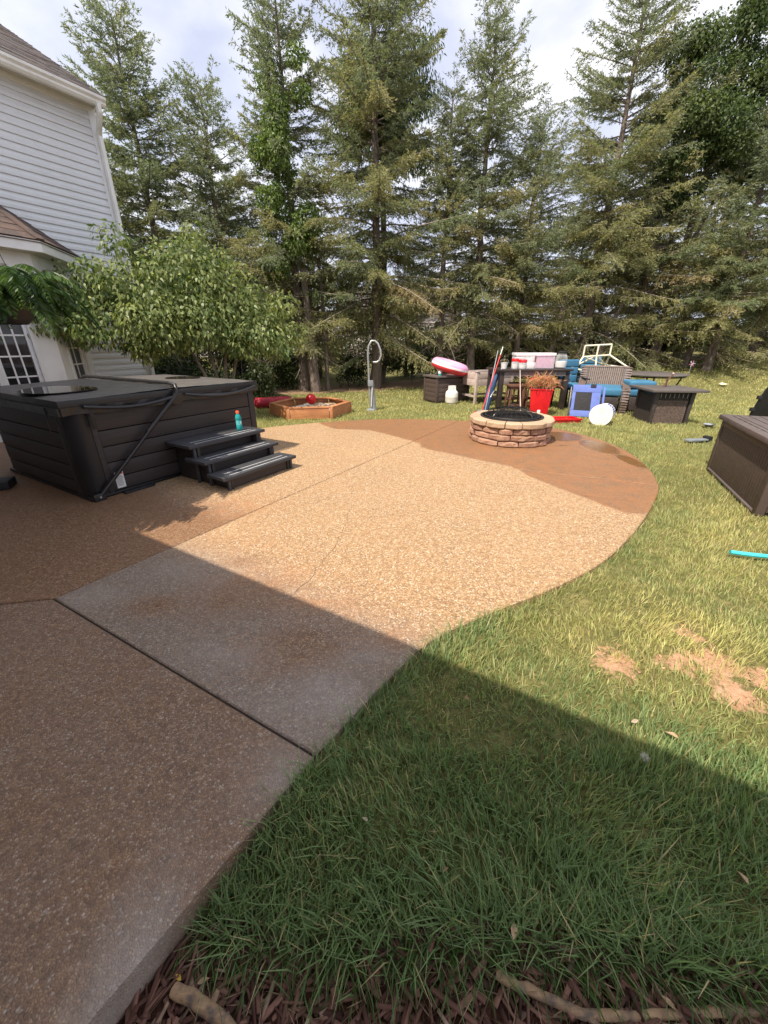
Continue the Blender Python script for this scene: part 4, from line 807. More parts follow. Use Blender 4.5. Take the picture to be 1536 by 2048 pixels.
for r_i in range(1, 6):
    for k in range(24): a = 2 * math.pi * k / 24; r = RS * .84 * r_i / 5; vs.append((r * math.cos(a), r * math.sin(a), .10 + .035 * math.sin(a * 3 + r_i) + rgs.uniform(-.015, .02)))
fs = [(0, 1 + k, 1 + (k + 1) % 24) for k in range(24)] + [(1 + (i - 1) * 24 + k, 1 + i * 24 + k, 1 + i * 24 + (k + 1) % 24, 1 + (i - 1) * 24 + (k + 1) % 24) for i in range(1, 5) for k in range(24)]
B.add(vs, fs); B.build('sand', M['sand'], sb, True)
zb = gz(*SB); o = MB().ball((0, 0, 0), .115).build('play_ball', M['red'], None, True, loc=(-1.62, 8.98, zb + .235)); props(o, 'red ball in the sandbox', 'ball')
t = thing('sand_toy', 'beige plastic toy half buried in the sandbox', 'toy', (-1.72, 8.38, zb + .10), .4); B = MB(); B.ball((0, 0, .03), .14, .10, .07, 12, 8); B.tube([(.05, 0, .08), (.14, .02, .10), (.22, .03, .02)], [.035, .03, .025], 7); B.build('body', M['grayroll'], t, True); MB().ball((.23, .04, .03), .05, .05, .04, 10, 6).build('head', M['grayroll'], t, True)
t = thing('red_bolster', 'long red vinyl bolster lying behind the left side of the sandbox', 'bolster', (-2.62, 9.25, gz(-2.6, 9.2)), R(14)); MB().tube([(-.33, 0, .12), (-.30, 0, .12), (.45, 0, .13), (.48, 0, .13)], [.07, .115, .125, .09], 14).build('body', M['redmatte'], t, True); MB().tube([(-.345, 0, .12), (-.328, 0, .12)], [.055, .075], 14).build('end_cap', M['redmatte'], t, True)
# hooked post
pp = thing('hook_post', 'tall grey metal post with a curled hook top on the lawn behind the patio', 'post', (-.288, 8.87, gz(-.288, 8.87)))
MB().tube([(0, 0, 0), (-.035, 0, .6), (-.05, 0, 1.18), (-.03, 0, 1.33), (.03, 0, 1.42), (.10, 0, 1.42), (.16, 0, 1.37), (.215, 0, 1.24), (.225, 0, 1.14), (.19, 0, 1.04), (.13, 0, 1.005), (.055, 0, 1.005)], .021, 10).build('pole', M['galv'], pp, True)
MB().box(-.06, .055, -.055, .04, .52, .64).build('clamp', M['gray_paint'], pp, bev=.008); MB().tube([(.07, .0, .0), (.05, .0, .30), (.03, 0, .60)], [.05, .042, .03], 8).build('brace', M['gray_paint'], pp, True); MB().tube([(.01, -.06, .10), (.035, -.06, .50)], .009, 6).build('rod', M['white'], pp, True); MB().lathe([(.11, -.02), (.10, .03), (.06, .05)], 14).build('base', M['gray_paint'], pp, True)
# ------------------------------------------------------------------ storage box, ring, small bottle, tank
bx = thing('storage_box', 'dark brown resin storage box on the lawn under the pink swim ring', 'storage box', (1.27, 9.85, gz(1.27, 9.85)), math.atan2(.43, .82))   # local x along its long side
Lb, Db, Hb = 1.0, .58, .60
MB().box(.03, Lb - .03, .03, Db - .03, 0, Hb).build('core', M['spa_black'], bx)
for k in range(5):
    z0 = .05 + k * .105; MB().box(.065, Lb - .065, .008, .03, z0, z0 + .099).build('plank', M['box_brown'], bx, bev=.004); MB().box(.008, .03, .065, Db - .065, z0, z0 + .099).build('plank', M['box_brown'], bx, bev=.004)
for (x, y) in ((0, 0), (Lb - .06, 0), (0, Db - .06), (Lb - .06, Db - .06)): MB().box(x, x + .06, y, y + .06, 0, Hb).build('corner_post', M['box_brown'], bx, bev=.008)
MB().box(-.02, Lb + .02, -.025, Db + .02, Hb, Hb + .045).build('lid', M['box_lid'], bx, bev=.012)
def ring_mat():
    t = NT('swim_ring'); c = t.coord(); s_ = t.node('ShaderNodeSeparateXYZ'); t.l.new(c, s_.inputs[0])
    k = t.ramp(t.math('ADD', t.math('MULTIPLY', s_.outputs[2], 3.6), .5), [(.0, (.70, .03, .05)), (.44, (.72, .05, .07)), (.47, (.85, .78, .80)), (.60, (.85, .78, .80)), (.64, (.78, .36, .56)), (1., (.76, .42, .62))])
    t.P(k, .3); return t.m
M['pinkring'] = ring_mat()
rb = MB().torus(.335, .135, (0, 0, 0), 40, 16, .95)
rb.v = [(x * (1 + .012 * math.sin(30 * math.atan2(y, x))), y * (1 + .012 * math.sin(30 * math.atan2(y, x))), z) for x, y, z in rb.v]
o = rb.build('swim_ring', M['pinkring'], None, True); o.location = (1.62, 10.27, gz(1.6, 10.2) + .645 + .19); o.rotation_euler = (R(9), R(12), .4); props(o, 'inflatable pink white and red swim ring resting on the brown storage box', 'swim ring')
t = thing('spray_bottle', 'small white and teal spray bottle on the lid of the brown storage box', 'bottle', (1.35, 10.02, gz(1.35, 10) + .646)); MB().lathe([(.04, 0), (.042, .01), (.042, .05)], 14).build('base', mat('teal_plastic', (.05, .36, .33), .4), t, True); MB().lathe([(.042, .05), (.04, .10), (.018, .14), (.018, .17)], 14).build('body', M['white'], t, True); MB().box(-.05, .02, -.015, .015, .17, .20).build('trigger', M['white'], t, bev=.004)
tk = thing('propane_tank', 'white propane cylinder on the grass in front of the planter', 'gas cylinder', (1.637, 9.83, gz(1.637, 9.83)))
MB().lathe([(.10, .03), (.14, .045), (.152, .09), (.152, .17), (.1535, .175), (.1535, .185), (.152, .19), (.152, .24), (.14, .29), (.10, .325), (.04, .34), (.035, .35)], 28).build('body', M['tank'], tk, True)
MB().lathe([(.115, 0), (.115, .05), (.108, .05), (.108, 0)], 24).build('foot_ring', M['tank'], tk, True)
B = MB(); B.lathe([(.098, .325), (.092, .43)], 20, a0=R(-60) + 1.1, a1=R(230) + 1.1); B.lathe([(.092, .43), (.086, .43), (.092, .325)], 20, a0=R(-60) + 1.1, a1=R(230) + 1.1); B.build('collar', M['tank'], tk, True)
MB().lathe([(.022, .34), (.022, .40), (.03, .40), (.03, .415)], 12).build('valve', M['black_metal'], tk, True)
# raised planter
pl = thing('raised_planter', 'weathered wooden raised planter on tall legs beside the propane tank', 'planter', (2.18, 9.72, gz(2.18, 9.72)), R(25))   # local x = right side, y = left side
PX, PY = 1.12, .74
for k in range(2):
    z0 = .43 + k * .155
    MB().box(.05, PX - .05, .005, .025, z0, z0 + .15).build('board', M['planter'], pl, bev=.004); MB().box(.005, .025, .05, PY - .05, z0, z0 + .15).build('board', M['planter'], pl, bev=.004); MB().box(PX - .025, PX - .005, .05, PY - .05, z0, z0 + .15).build('board', M['planter'], pl, bev=.004); MB().box(.05, PX - .05, PY - .025, PY - .005, z0, z0 + .15).build('board', M['planter'], pl, bev=.004)
for (x, y) in ((0, 0), (PX - .06, 0), (0, PY - .06), (PX - .06, PY - .06)):
    l_ = MB().box(x, x + .06, y, y + .06, 0, .745).build('leg', M['planter'], pl, bev=.004); MB().box(x - .012, x + .072, y - .012, y + .072, .745, .765).build('leg_cap', M['planter'], l_, bev=.004)
MB().box(.03, PX - .03, .03, PY - .03, .43, .69).build('soil', M['ash'], pl)
for (a, b) in (((.03, .06, .19), (.03, PY - .06, .19)), ((PX - .03, .06, .19), (PX - .03, PY - .06, .19)), ((.06, PY / 2, .19), (PX - .06, PY / 2, .19))): MB().bar(a, b, .025, .045).build('stretcher', M['planter'], pl)
# ------------------------------------------------------------------ bar table and what stands on it
TX, TY = 2.47, 8.82; TZ = .86; TA = R(5); tg_ = gz(3.1, 9.1)
tbz = tg_ + TZ
tb_ = thing('bar_table', 'dark stained wooden bar table crowded with tubs and jars', 'table', (TX, TY, tg_), TA)
TL, TD = 1.55, .78
for k in range(6): MB().box(-.05, TL + .05, -.04 + k * .1435, -.04 + k * .1435 + .139, TZ - .035, TZ).build('plank', M['barwood'], tb_, bev=.004)
MB().box(.03, TL - .03, .0, .02, TZ - .135, TZ - .037).build('apron', M['paintgrey'], tb_); MB().box(.03, TL - .03, TD - .02, TD, TZ - .135, TZ - .037).build('apron', M['barwood'], tb_); MB().box(.0, .02, .03, TD - .03, TZ - .135, TZ - .037).build('apron', M['barwood'], tb_); MB().box(TL - .02, TL, .03, TD - .03, TZ - .135, TZ - .037).build('apron', M['barwood'], tb_)
for (x, y) in ((0, 0), (TL - .10, 0), (0, TD - .10), (TL - .10, TD - .10)): MB().box(x, x + .10, y, y + .10, 0, TZ - .036).build('leg', M['barwood'], tb_, bev=.006)
MB().box(.10, TL - .1, TD - .07, TD - .04, .14, .20).build('stretcher', M['barwood'], tb_)
def tloc(x, y, z=0.): c_, s_ = math.cos(TA), math.sin(TA); return (TX + x * c_ - y * s_, TY + x * s_ + y * c_, tbz + z + .001)
def stool(x, y, rz, label):
    s = thing('bar_stool', label, 'stool', (x, y, gz(x, y)), rz, 'brown wooden stools at the bar table')
    for k in range(3): MB().box(-.17, .17, -.15 + k * .102, -.15 + k * .102 + .097, .535, .57).build('seat_slat', M['stoolwood'], s, bev=.005)
    MB().box(-.14, .14, -.12, .12, .48, .534).build('apron', M['stoolwood'], s)
    for (a, b) in ((-1, -1), (1, -1), (-1, 1), (1, 1)): MB().bar((a * .125, b * .11, .53), (a * .15, b * .13, 0), .034, .034).build('leg', M['stoolwood'], s, bev=.003)
    for z_ in (.16, .27): MB().bar((-.14, -.12 if z_ < .2 else .12, z_), (.14, -.12 if z_ < .2 else .12, z_), .02, .03).build('rung', M['stoolwood'], s)
stool(2.80, 8.72, .08, 'brown wooden stool at the left front of the bar table beside the red broom'); stool(3.23, 8.86, -.05, 'brown wooden stool half hidden behind the tall red planter'); stool(3.0, 9.15, .1, 'brown wooden stool pushed in under the middle of the bar table')
t = thing('small_pail', 'small white pail with wire handle at the left end of the bar table', 'pail', tloc(.18, .30)); MB().lathe([(.055, 0), (.075, .12), (.08, .122), (.07, .115), (.05, .01)], 18).build('body', M['white'], t, True); MB().tube([(-.078 + 0, 0, .11), (-.09, -.0, .17), (-.0, -.0, .20), (.085, 0, .17), (.078, 0, .11)], .004, 5).build('handle', M['steel'], t, True)
def jar(x, y, r, h, label, lid=M['red'], fill=M['whitestuff'], fh=.7):
    t = thing('storage_jar', label, 'jar', tloc(x, y)); MB().lathe([(r * .92, 0), (r, .01), (r, h * .86), (r * .94, h)], 20).build('body', M['clear'], t, True); MB().lathe([(r * .86, .006), (r * .9, h * fh)], 18).build('contents', fill, t, True); MB().lathe([(r * 1.03, h), (r * 1.03, h + .045), (r * .9, h + .06)], 20).build('lid', lid, t, True)
jar(.40, .25, .072, .15, 'tall clear jar with red lid nearest the white pail'); jar(.56, .22, .085, .13, 'wide clear jar with red lid left of the clear box')
t = thing('clear_box', 'low clear plastic box with white packets right of the red-lidded jars', 'container', tloc(.72, .20)); B = MB(); B.box(-.09, .09, -.06, .06, 0, .13, .01, .01); B.build('body', M['clear'], t, bev=.01); MB().box(-.075, .075, -.05, .05, .006, .10).build('contents', M['whitestuff'], t, bev=.01)
def tub_(x, y, w, d, h, label, fills):
    t = thing('storage_tub', label, 'tub', tloc(x, y)); B = MB()
    t_ = .004
    for (a, b, c_, e) in ((-w, w, -d, -d + t_), (-w, w, d - t_, d), (-w, -w + t_, -d + t_, d - t_), (w - t_, w, -d + t_, d - t_)): B.box(a, b, c_, e, .004, h)
    B.box(-w, w, -d, d, 0, .004); B.build('body', M['clear'], t); B = MB()
    for (a, b, c_, e) in ((-w - .012, w + .012, -d - .012, -d), (-w - .012, w + .012, d, d + .012), (-w - .012, -w, -d, d), (w, w + .012, -d, d)): B.box(a, b, c_, e, h - .05, h + .004)
    B.build('rim', M['white'], t, bev=.004)
    for (x0, x1, z1, m_) in fills: MB().box(x0, x1, -d + .012, d - .012, .006, z1).build('contents', m_, t, bev=.02)
tub_(.68, .50, .205, .15, .31, 'clear storage tub of white things on the bar table left of the pink one', [(-.15, .02, .22, M['whitestuff']), (.03, .19, .19, M['white'])])
tub_(1.13, .48, .205, .15, .31, 'clear storage tub of pink things between the white tub and the glass jar', [(-.19, .19, .25, M['pinkstuff'])])
t = thing('red_carton', 'red carton squeezed between the two clear storage tubs', 'carton', tloc(.905, .42)); MB().box(-.012, .012, -.05, .12, 0, .23).build('body', M['red'], t, bev=.003)
t = thing('glass_jar', 'round glass jar half full of white sand at the right end of the table', 'jar', tloc(1.47, .32)); MB().lathe([(.08, 0), (.115, .02), (.125, .10), (.125, .20), (.11, .26), (.09, .28), (.09, .31)], 24).build('body', M['glassjar'], t, True); MB().lathe([(.075, .006), (.108, .025), (.118, .10), (.117, .14), (.06, .15)], 22).build('sand_fill', M['whitestuff'], t, True); MB().lathe([(.096, .31), (.10, .33), (.04, .36)], 20).build('lid', M['black_metal'], t, True)
o = MB().ball((0, 0, .07), .12, .09, .075, 14, 8); o.v = [(x + .02 * math.sin(z * 60), y + .015 * math.sin(x * 50), z) for x, y, z in o.v]; o = o.build('cloth_bag', M['red'], None, True); o.location = (3.23, 8.80, gz(3.2, 8.8) + .572); props(o, 'crumpled red cloth bag on the stool half hidden by the red planter', 'bag')
# red planter with dried plant
rpz = gz(3.23, 8.35); rp_ = thing('tall_planter', 'tall square red planter holding a dried straw coloured plant', 'planter', (3.23, 8.38, rpz), R(-18))
B = MB(); B.box(-.165, .165, -.165, .165, 0, .50, .045, .045); B.box(-.215, .215, -.215, .215, .50, .535, .004, .004); B.build('pot', M['red'], rp_, bev=.012); MB().box(-.19, .19, -.19, .19, .535, .545).build('soil', M['ash'], rp_); MB().box(-.03, .03, -.176, -.168, .03, .13).build('water_gauge', M['white'], rp_, bev=.004)
rg = np.random.default_rng(90); n = 900; az = rg.uniform(0, 6.28, n); sp2 = rg.uniform(.1, 1.15, n); bs = np.stack([rg.normal(0, .09, n), rg.normal(0, .09, n), np.full(n, .54)], 1); dv = np.stack([np.cos(az) * sp2, np.sin(az) * sp2, rg.uniform(.25, 1.1, n)], 1)
l1 = rg.uniform(.08, .26, n); m1_ = bs + unit(dv) * l1[:, None]; t_ = rg.random((n, 1)); colp = np.array([.50, .32, .13]) * t_ + np.array([.55, .22, .15]) * (1 - t_); v1, f1, c1 = cards(rg, bs, dv, l1 * 1.1, np.full(n, .008), colp * .8)
v2, f2, c2 = cards(rg, m1_, dv + rg.normal(0, .5, (n, 3)) + np.array([0, 0, -.9]), rg.uniform(.06, .18, n), rg.uniform(.008, .016, n), colp); props(npmesh('dried_plant', np.concatenate([v1, v2]), np.concatenate([f1, f2 + len(v1)]), M['dryplant'], rp_, np.concatenate([c1, c2])), kind='stuff')
# broom, mop, flat squeegee and folded canopy leaning at the table
def pole_tool(name, label, cat, a, b, r, m, m2, head, frac=.0):
    t = thing(name, label, cat, (a[0], a[1], gz(a[0], a[1]))); z0 = gz(a[0], a[1]); A = Vector((0, 0, a[2])); Bv = Vector((b[0] - a[0], b[1] - a[1], b[2] - z0))
    MB().tube([A, A.lerp(Bv, .88)], r, 8).build('pole', m, t, True); MB().tube([A.lerp(Bv, .8801), Bv], r * .85, 8).build('grip', m2, t, True); head(t); return t
def h1(t): MB().hexa([(-.16, -.08, 0), (.10, -.05, 0), (.12, .05, 0), (-.14, .03, 0), (-.10, -.04, .09), (.06, -.02, .09), (.07, .03, .09), (-.09, .02, .09)]).build('head', M['gray_paint'], t, bev=.01); MB().hexa([(-.22, -.10, .0), (-.161, -.085, 0), (-.141, .03, 0), (-.2, .02, 0), (-.19, -.08, .06), (-.13, -.05, .08), (-.11, .02, .08), (-.17, .02, .05)]).build('bumper', M['red'], t, bev=.008)
pole_tool('push_broom', 'red handled broom leaning against the left end of the bar table', 'broom', (2.06, 8.40, .08), (2.46, 8.80, 1.27), .0105, M['red'], M['galv'], h1)
def h2(t): MB().box(-.06, .06, -.05, .05, .0, .05).build('head', M['whitestuff'], t, bev=.015)
pole_tool('mop', 'thin grey mop pole leaning beside the red broom', 'mop', (2.16, 8.56, .04), (2.38, 8.86, 1.20), .009, M['galv'], M['galv'], h2)
def h3(t): MB().tube([(-.16, -.03, .07), (-.155, -.03, .07), (.145, .02, .07), (.15, .02, .07)], [.03, .05, .05, .03], 12).build('head', M['white'], t, True); MB().box(-.12, .12, -.03, .02, .0, .035).build('pad', M['whitestuff'], t, bev=.01)
pole_tool('floor_squeegee', 'white handled floor squeegee leaning on the bar table behind the fire pit', 'squeegee', (2.72, 7.95, .08), (2.86, 8.75, .82), .010, M['planter'], M['planter'], h3)
t = thing('folded_canopy', 'folded navy blue canopy leaning between the planter and the bar table', 'folded canopy', (2.25, 8.85, gz(2.25, 8.85))); B = MB(); B.tube([(0, 0, .0), (.02, .02, .12), (.06, .06, .35), (.14, .10, .60), (.26, .14, .82)], [.05, .075, .085, .07, .03], 9); B.v = [(x, y + .02 * math.sin(z * 24), z) for x, y, z in B.v]; B.build('fabric', M['blue_navy'], t, True); MB().tube([(.05, -.085, .30), (.13, -.01, .42), (.15, .12, .40)], .012, 6).build('strap', M['white'], t, True); MB().tube([(.26, .14, .81), (.29, .15, .88)], .012, 6).build('tip', M['galv'], t, True)
t = thing('plastic_tray', 'flat red plastic tray on the grass right of the fire pit', 'tray', (3.44, 7.60, gz(3.44, 7.6)), R(4)); B = MB(); B.box(-.235, .235, -.14, .14, .0, .012); B.box(-.24, .24, -.16, -.14, 0, .075); B.box(-.24, .24, .14, .16, 0, .075); B.box(-.26, -.24, -.16, .16, 0, .075); B.box(.24, .26, -.16, .16, 0, .075); B.build('body', M['red'], t, bev=.005); MB().box(-.275, .275, -.178, -.161, .055, .085).build('lip', M['red'], t, bev=.004)
# lying white bucket
bk = thing('bucket', 'white plastic bucket lying on its side on the grass', 'bucket', (4.05, 7.38, gz(4.05, 7.38) + .183), 0); bk.rotation_euler = (R(90), R(0), R(-38))
MB().lathe([(.165, -.19), (.172, -.185), (.185, .16), (.192, .162), (.192, .19), (.185, .192)], 30).build('body', M['white'], bk, True)
l_ = MB().lathe([(.19, .1935), (.19, .205), (.15, .206)], 30).build('lid', M['white'], bk, True)
for r in (.045, .09, .135): MB().torus(r, .004, (0, 0, .207), 30, 5).build('lid_ring', mat('grey_relief', (.55, .54, .53), .5), l_, True)
B = MB()
for k in range(5): a = R(20 + 13 * k); B.box(.183, .1865, -.012, .012, -.10 + .03 * (k % 2), .06 - .02 * (k % 3)); B.v[-8:] = [(x * math.cos(a) - y * math.sin(a), x * math.sin(a) + y * math.cos(a), z) for x, y, z in B.v[-8:]]
B.build('print', mat('blue_print', (.10, .12, .32), .5), bk)
# wicker lounge chair with cushion; local +x = its right as seen, -y = front
CH = (4.82, 9.02); ch = thing('wicker_chair', 'brown wicker lounge chair with a blue seat cushion facing the fire pit', 'chair', (*CH, gz(*CH)), R(-27)); cw_ = .43
MB().box(-cw_ + .1, cw_ - .1, -.42, .32, .12, .33).build('seat_base', M['wicker_dark'], ch, bev=.02)
for (x, y) in ((-.4, -.42), (.4, -.42), (-.4, .34), (.4, .34)): MB().box(x - .025, x + .025, y - .025, y + .025, 0, .14).build('leg', M['wicker_dark'], ch)
for s in (-1, 1):
    arm = MB(); pf = [(-.47, .0), (-.50, .25), (-.44, .46), (-.30, .53), (.10, .56), (.30, .62), (.40, .86), (.48, .88)]
    for i in range(len(pf) - 1):
        (y0, z0), (y1, z1) = pf[i], pf[i + 1]; arm.hexa([(s * cw_ - .07, y0, z0), (s * cw_ + .07, y0, z0), (s * cw_ + .07, y0 + .025, max(0, z0 - .03)), (s * cw_ - .07, y0 + .025, max(0, z0 - .03)), (s * cw_ - .07, y1, z1), (s * cw_ + .07, y1, z1), (s * cw_ + .07, y1 + .025, max(.02, z1 - .03)), (s * cw_ - .07, y1 + .025, max(.02, z1 - .03))])
    ao = arm.build('arm', M['wicker_dark'], ch); sd_ = MB().box(s * cw_ - .03, s * cw_ + .03, -.40, .36, .06, .50); sd_.build('side_panel', M['wicker_dark'], ch)
    wv = MB()
    for i in range(len(pf) - 1):
        (y0, z0), (y1, z1) = pf[i], pf[i + 1]; ln_ = math.hypot(y1 - y0, z1 - z0); k = max(2, int(ln_ / .045)); ny_, nz_ = (z1 - z0) / ln_, -(y1 - y0) / ln_
        for q in range(k):
            t0, t1 = q / k, (q + .55) / k; o_ = -.008; a = (y0 + (y1 - y0) * t0 - ny_ * .012, z0 + (z1 - z0) * t0 - nz_ * .012); b = (y0 + (y1 - y0) * t1 - ny_ * .012, z0 + (z1 - z0) * t1 - nz_ * .012)
            wv.hexa([(s * cw_ - .074, a[0] + .02 * s, a[1]), (s * cw_ + .074, a[0] - .02 * s, a[1]), (s * cw_ + .074, b[0] - .02 * s, b[1]), (s * cw_ - .074, b[0] + .02 * s, b[1]), (s * cw_ - .074, a[0] + .02 * s + ny_ * .01, a[1] + nz_ * .01), (s * cw_ + .074, a[0] - .02 * s + ny_ * .01, a[1] + nz_ * .01), (s * cw_ + .074, b[0] - .02 * s + ny_ * .01, b[1] + nz_ * .01), (s * cw_ - .074, b[0] + .02 * s + ny_ * .01, b[1] + nz_ * .01)])
    props(wv.build('weave', M['wicker'], ao), kind='stuff')
bkp = MB().hexa([(-.40, .28, .38), (.40, .28, .38), (.40, .32, .38), (-.40, .32, .38), (-.42, .44, .88), (.42, .44, .88), (.42, .48, .88), (-.42, .48, .88)]).build('backrest', M['wicker_dark'], ch)
B = MB()
for k in range(21): x = -.39 + k * .039; B.bar((x, .272, .40), (x * 1.04, .43, .87), .022, .016, up=(0, -1, .3))
props(B.build('weave', M['wicker'], bkp), kind='stuff'); MB().tube([(-.44, .44, .885), (.44, .44, .885)], .024, 8).build('top_rail', M['wicker'], ch, True)
B = MB(); B.hexa([(-.37, -.44, .34), (.37, -.44, .34), (.37, .27, .36), (-.37, .27, .36), (-.37, -.44, .50), (.37, -.44, .50), (.37, .27, .53), (-.37, .27, .53)]); B.build('cushion', M['teal_cush'], ch, bev=.06, seg=4)
# blue folded panel with black mesh leaning on the chair
fb_ = thing('camp_chair', 'folded blue fabric camp chair with a black mesh panel leaning on the wicker chair', 'camp chair', (4.02, 8.02, gz(4, 8)), R(-20))
Q = lambda x, s, o=0.: (x, .30 * s + o * .85, .56 * s - o * .4 + .02)
def plate(x0, x1, s0, s1, o0, o1, name, m, bev=.006): return MB().hexa([Q(x0, s0, o0), Q(x1, s0, o0), Q(x1, s0, o1), Q(x0, s0, o1), Q(x0, s1, o0), Q(x1, s1, o0), Q(x1, s1, o1), Q(x0, s1, o1)]).build(name, m, fb_, bev=bev)
plate(-.26, .26, 0, .20, 0, .03, 'fabric_panel', M['blue_fab']); plate(-.26, .26, .80, 1.04, 0, .035, 'fabric_panel', M['blue_fab']); plate(-.26, -.20, .20, .80, 0, .03, 'fabric_panel', M['blue_fab']); plate(.10, .26, .20, .80, 0, .03, 'fabric_panel', M['blue_fab']); plate(-.20, .10, .20, .80, .006, .024, 'mesh_panel', M['mesh_black'], .002)
plate(.30, .34, .0, 1.0, .02, .06, 'frame', M['blue_fab']); plate(-.30, -.27, .02, .98, .02, .05, 'frame', M['black_metal']); plate(.06, .16, .96, 1.06, -.02, -.005, 'strap', M['mesh_black'], .002)
# ottoman with stacked cushions
ot = thing('wicker_ottoman', 'dark wicker ottoman right of the wicker lounge chair', 'ottoman', (5.45, 8.80, gz(5.4, 8.8)), R(-20)); MB().box(-.26, .26, -.26, .26, .05, .33).build('body', M['wicker_dark'], ot, bev=.02)
for (x, y) in ((-.22, -.22), (.22, -.22), (-.22, .22), (.22, .22)): MB().box(x - .025, x + .025, y - .025, y + .025, 0, .06).build('leg', M['wicker_dark'], ot)
for i, (z, rz, lab) in enumerate(((.332, -.35, 'lower blue cushion of the pair stacked on the wicker ottoman'), (.492, -.22, 'upper blue cushion of the pair stacked on the wicker ottoman'))):
    o = MB().box(-.27, .25, -.26, .26, 0, .155).build('seat_cushion', M['teal_cush'], None, bev=.055, seg=4); o.location = (5.45 + .02 * i, 8.80, gz(5.4, 8.8) + z); o.rotation_euler.z = rz; props(o, lab, 'cushion')
# patio chairs with tufted blue high-back cushions behind the table
def highback(x, y, rz, label):
    t = thing('patio_chair', label, 'chair', (x, y, gz(x, y)), rz, 'black patio chairs with blue high-back cushions')
    for (a, b) in ((-.23, -.24), (.23, -.24)): MB().bar((a, b, .45), (a, b - .03, 0), .035, .035).build('leg', M['black_metal'], t)
    for a in (-.23, .23): MB().bar((a, .30, 0), (a, .24, .95), .035, .03).build('back_post', M['black_metal'], t); MB().bar((a * 1.1, -.26, .63), (a * 1.1, .26, .65), .05, .025).build('armrest', M['black_metal'], t)
    MB().box(-.26, .26, -.27, .26, .41, .445).build('seat_frame', M['black_metal'], t); MB().box(-.24, .24, -.27, .22, .446, .53).build('seat_cushion', M['teal_cush'], t, bev=.03, seg=3)
    for k in range(3): z0 = .535 + k * .165; MB().hexa([(-.23, .15 - .0 * k, z0), (.23, .15, z0), (.23, .235, z0), (-.23, .235, z0), (-.23, .15, z0 + .16), (.23, .15, z0 + .16), (.23, .235, z0 + .16), (-.23, .235, z0 + .16)]).build('back_cushion', M['teal_cush'], t, bev=.028, seg=3)
highback(4.30, 9.45, R(10), 'black patio chair with blue high-back cushion right behind the bar table'); highback(5.15, 10.3, R(-8), 'black patio chair with blue high-back cushion behind the wicker chair')
# cream pipe frame
pf_ = thing('pipe_frame', 'cream plastic pipe frame standing behind the wicker lounge chair', 'frame', (5.05, 9.95, gz(5.05, 9.95)), R(2)); gzp = gz(5.05, 9.95)
PT = dict(a=(-.36, 0, 1.30), b=(.27, 0, 1.33), c=(-.36, 0, 1.06), d=(.27, 0, 1.10), m=(-.05, -.02, 1.08), e=(-.62, -.25, .80), f=(.64, -.25, .83), g=(-.64, -.25, .18), h=(.66, -.25, .18), n=(-.05, -.1, .70), k=(.40, .30, .86), l=(-.42, .35, .80), o=(.40, .35, 0), q=(-.45, .4, 0), r=(-.64, -.25, 0), s=(.66, -.25, 0), t=(-.05, -.02, 1.315))
for a, b in ('ab', 'ac', 'bd', 'cm', 'md', 'tm', 'mn', 'ce', 'df', 'er', 'fs', 'mk', 'ml', 'ck', 'dk', 'le', 'kf', 'nk', 'nl', 'ko', 'lq', 'kh', 'lg'):
    MB().tube([PT[a], PT[b]], .0185, 8).build('pipe', M['white_pvc'], pf_, True)
# round table
rt = thing('round_table', 'round dark metal patio table with curved legs right of the pipe frame', 'table', (6.28, 9.72, gz(6.28, 9.72))); MB().lathe([(.001, .685), (.70, .685), (.72, .695), (.72, .71), (.70, .722), (.001, .722)], 48, caps=False).build('tabletop', M['fire_top'], rt, True); MB().torus(.66, .016, (0, 0, .665), 40, 6).build('apron_ring', M['black_metal'], rt, True)
for k in range(4): a = R(50 + 90 * k); MB().tube([(r * math.cos(a), r * math.sin(a), z) for r, z in ((.60, .67), (.54, .52), (.47, .32), (.50, .14), (.60, 0))], .017, 8).build('leg', M['black_metal'], rt, True)
MB().torus(.47, .009, (0, 0, .30), 32, 6).build('stretcher_ring', M['black_metal'], rt, True)
# fire table
FT = (4.935, 7.37); ft = thing('fire_table', 'square wicker fire table with a flat slate top on the lawn', 'fire table', (*FT, gz(*FT)), R(-6)); fw, fd, fh = .66, .66, .58
MB().box(.02, fw - .02, .02, fd - .02, 0, fh, .0, .0).build('core', M['spa_black'], ft)
for (x, y) in ((0, 0), (fw - .05, 0), (0, fd - .05), (fw - .05, fd - .05)): MB().box(x, x + .05, y, y + .05, 0, fh, .012, .012).build('corner_post', M['wicker_dark'], ft, bev=.008)
def weave(name, m, P_, u0, u1, v0, v1, su, sv):
    B = MB(); nv = int((v1 - v0) / sv); nu = int((u1 - u0) / su)
    for j in range(nv):
        for i in range(nu):
            a = u0 + i * su; z0 = v0 + j * sv; up_ = ((i + j) % 2); o0, o1 = (.004, .016) if up_ else (.0, .007)
            p = [P_(a, o0, z0 + .002), P_(a + su, o0, z0 + .002), P_(a + su, o0, z0 + sv - .002), P_(a, o0, z0 + sv - .002), P_(a + su / 2, o1, z0 + .003), P_(a + su / 2, o1, z0 + sv - .003)]
            B.add(p, [(0, 4, 5, 3), (4, 1, 2, 5)])
    return props(B.build(name, m, ft), kind='stuff')
weave('weave_panel', M['wicker'], lambda u, o, z: (u, .018 - o, z), .055, fw - .055, .01, .43, .024, .020); weave('weave_panel', M['wicker_dark'], lambda u, o, z: (.018 - o, u, z), .055, fd - .055, .01, .52, .024, .020); weave('weave_panel', M['wicker_dark'], lambda u, o, z: (u, .018 - o, z), .055, fw - .055, .44, .56, .024, .020)
for k in range(7): MB().box(.09 + k * .075, .096 + k * .075, .0, .003, .47, .545).build('vent_slot', M['galv'], ft)
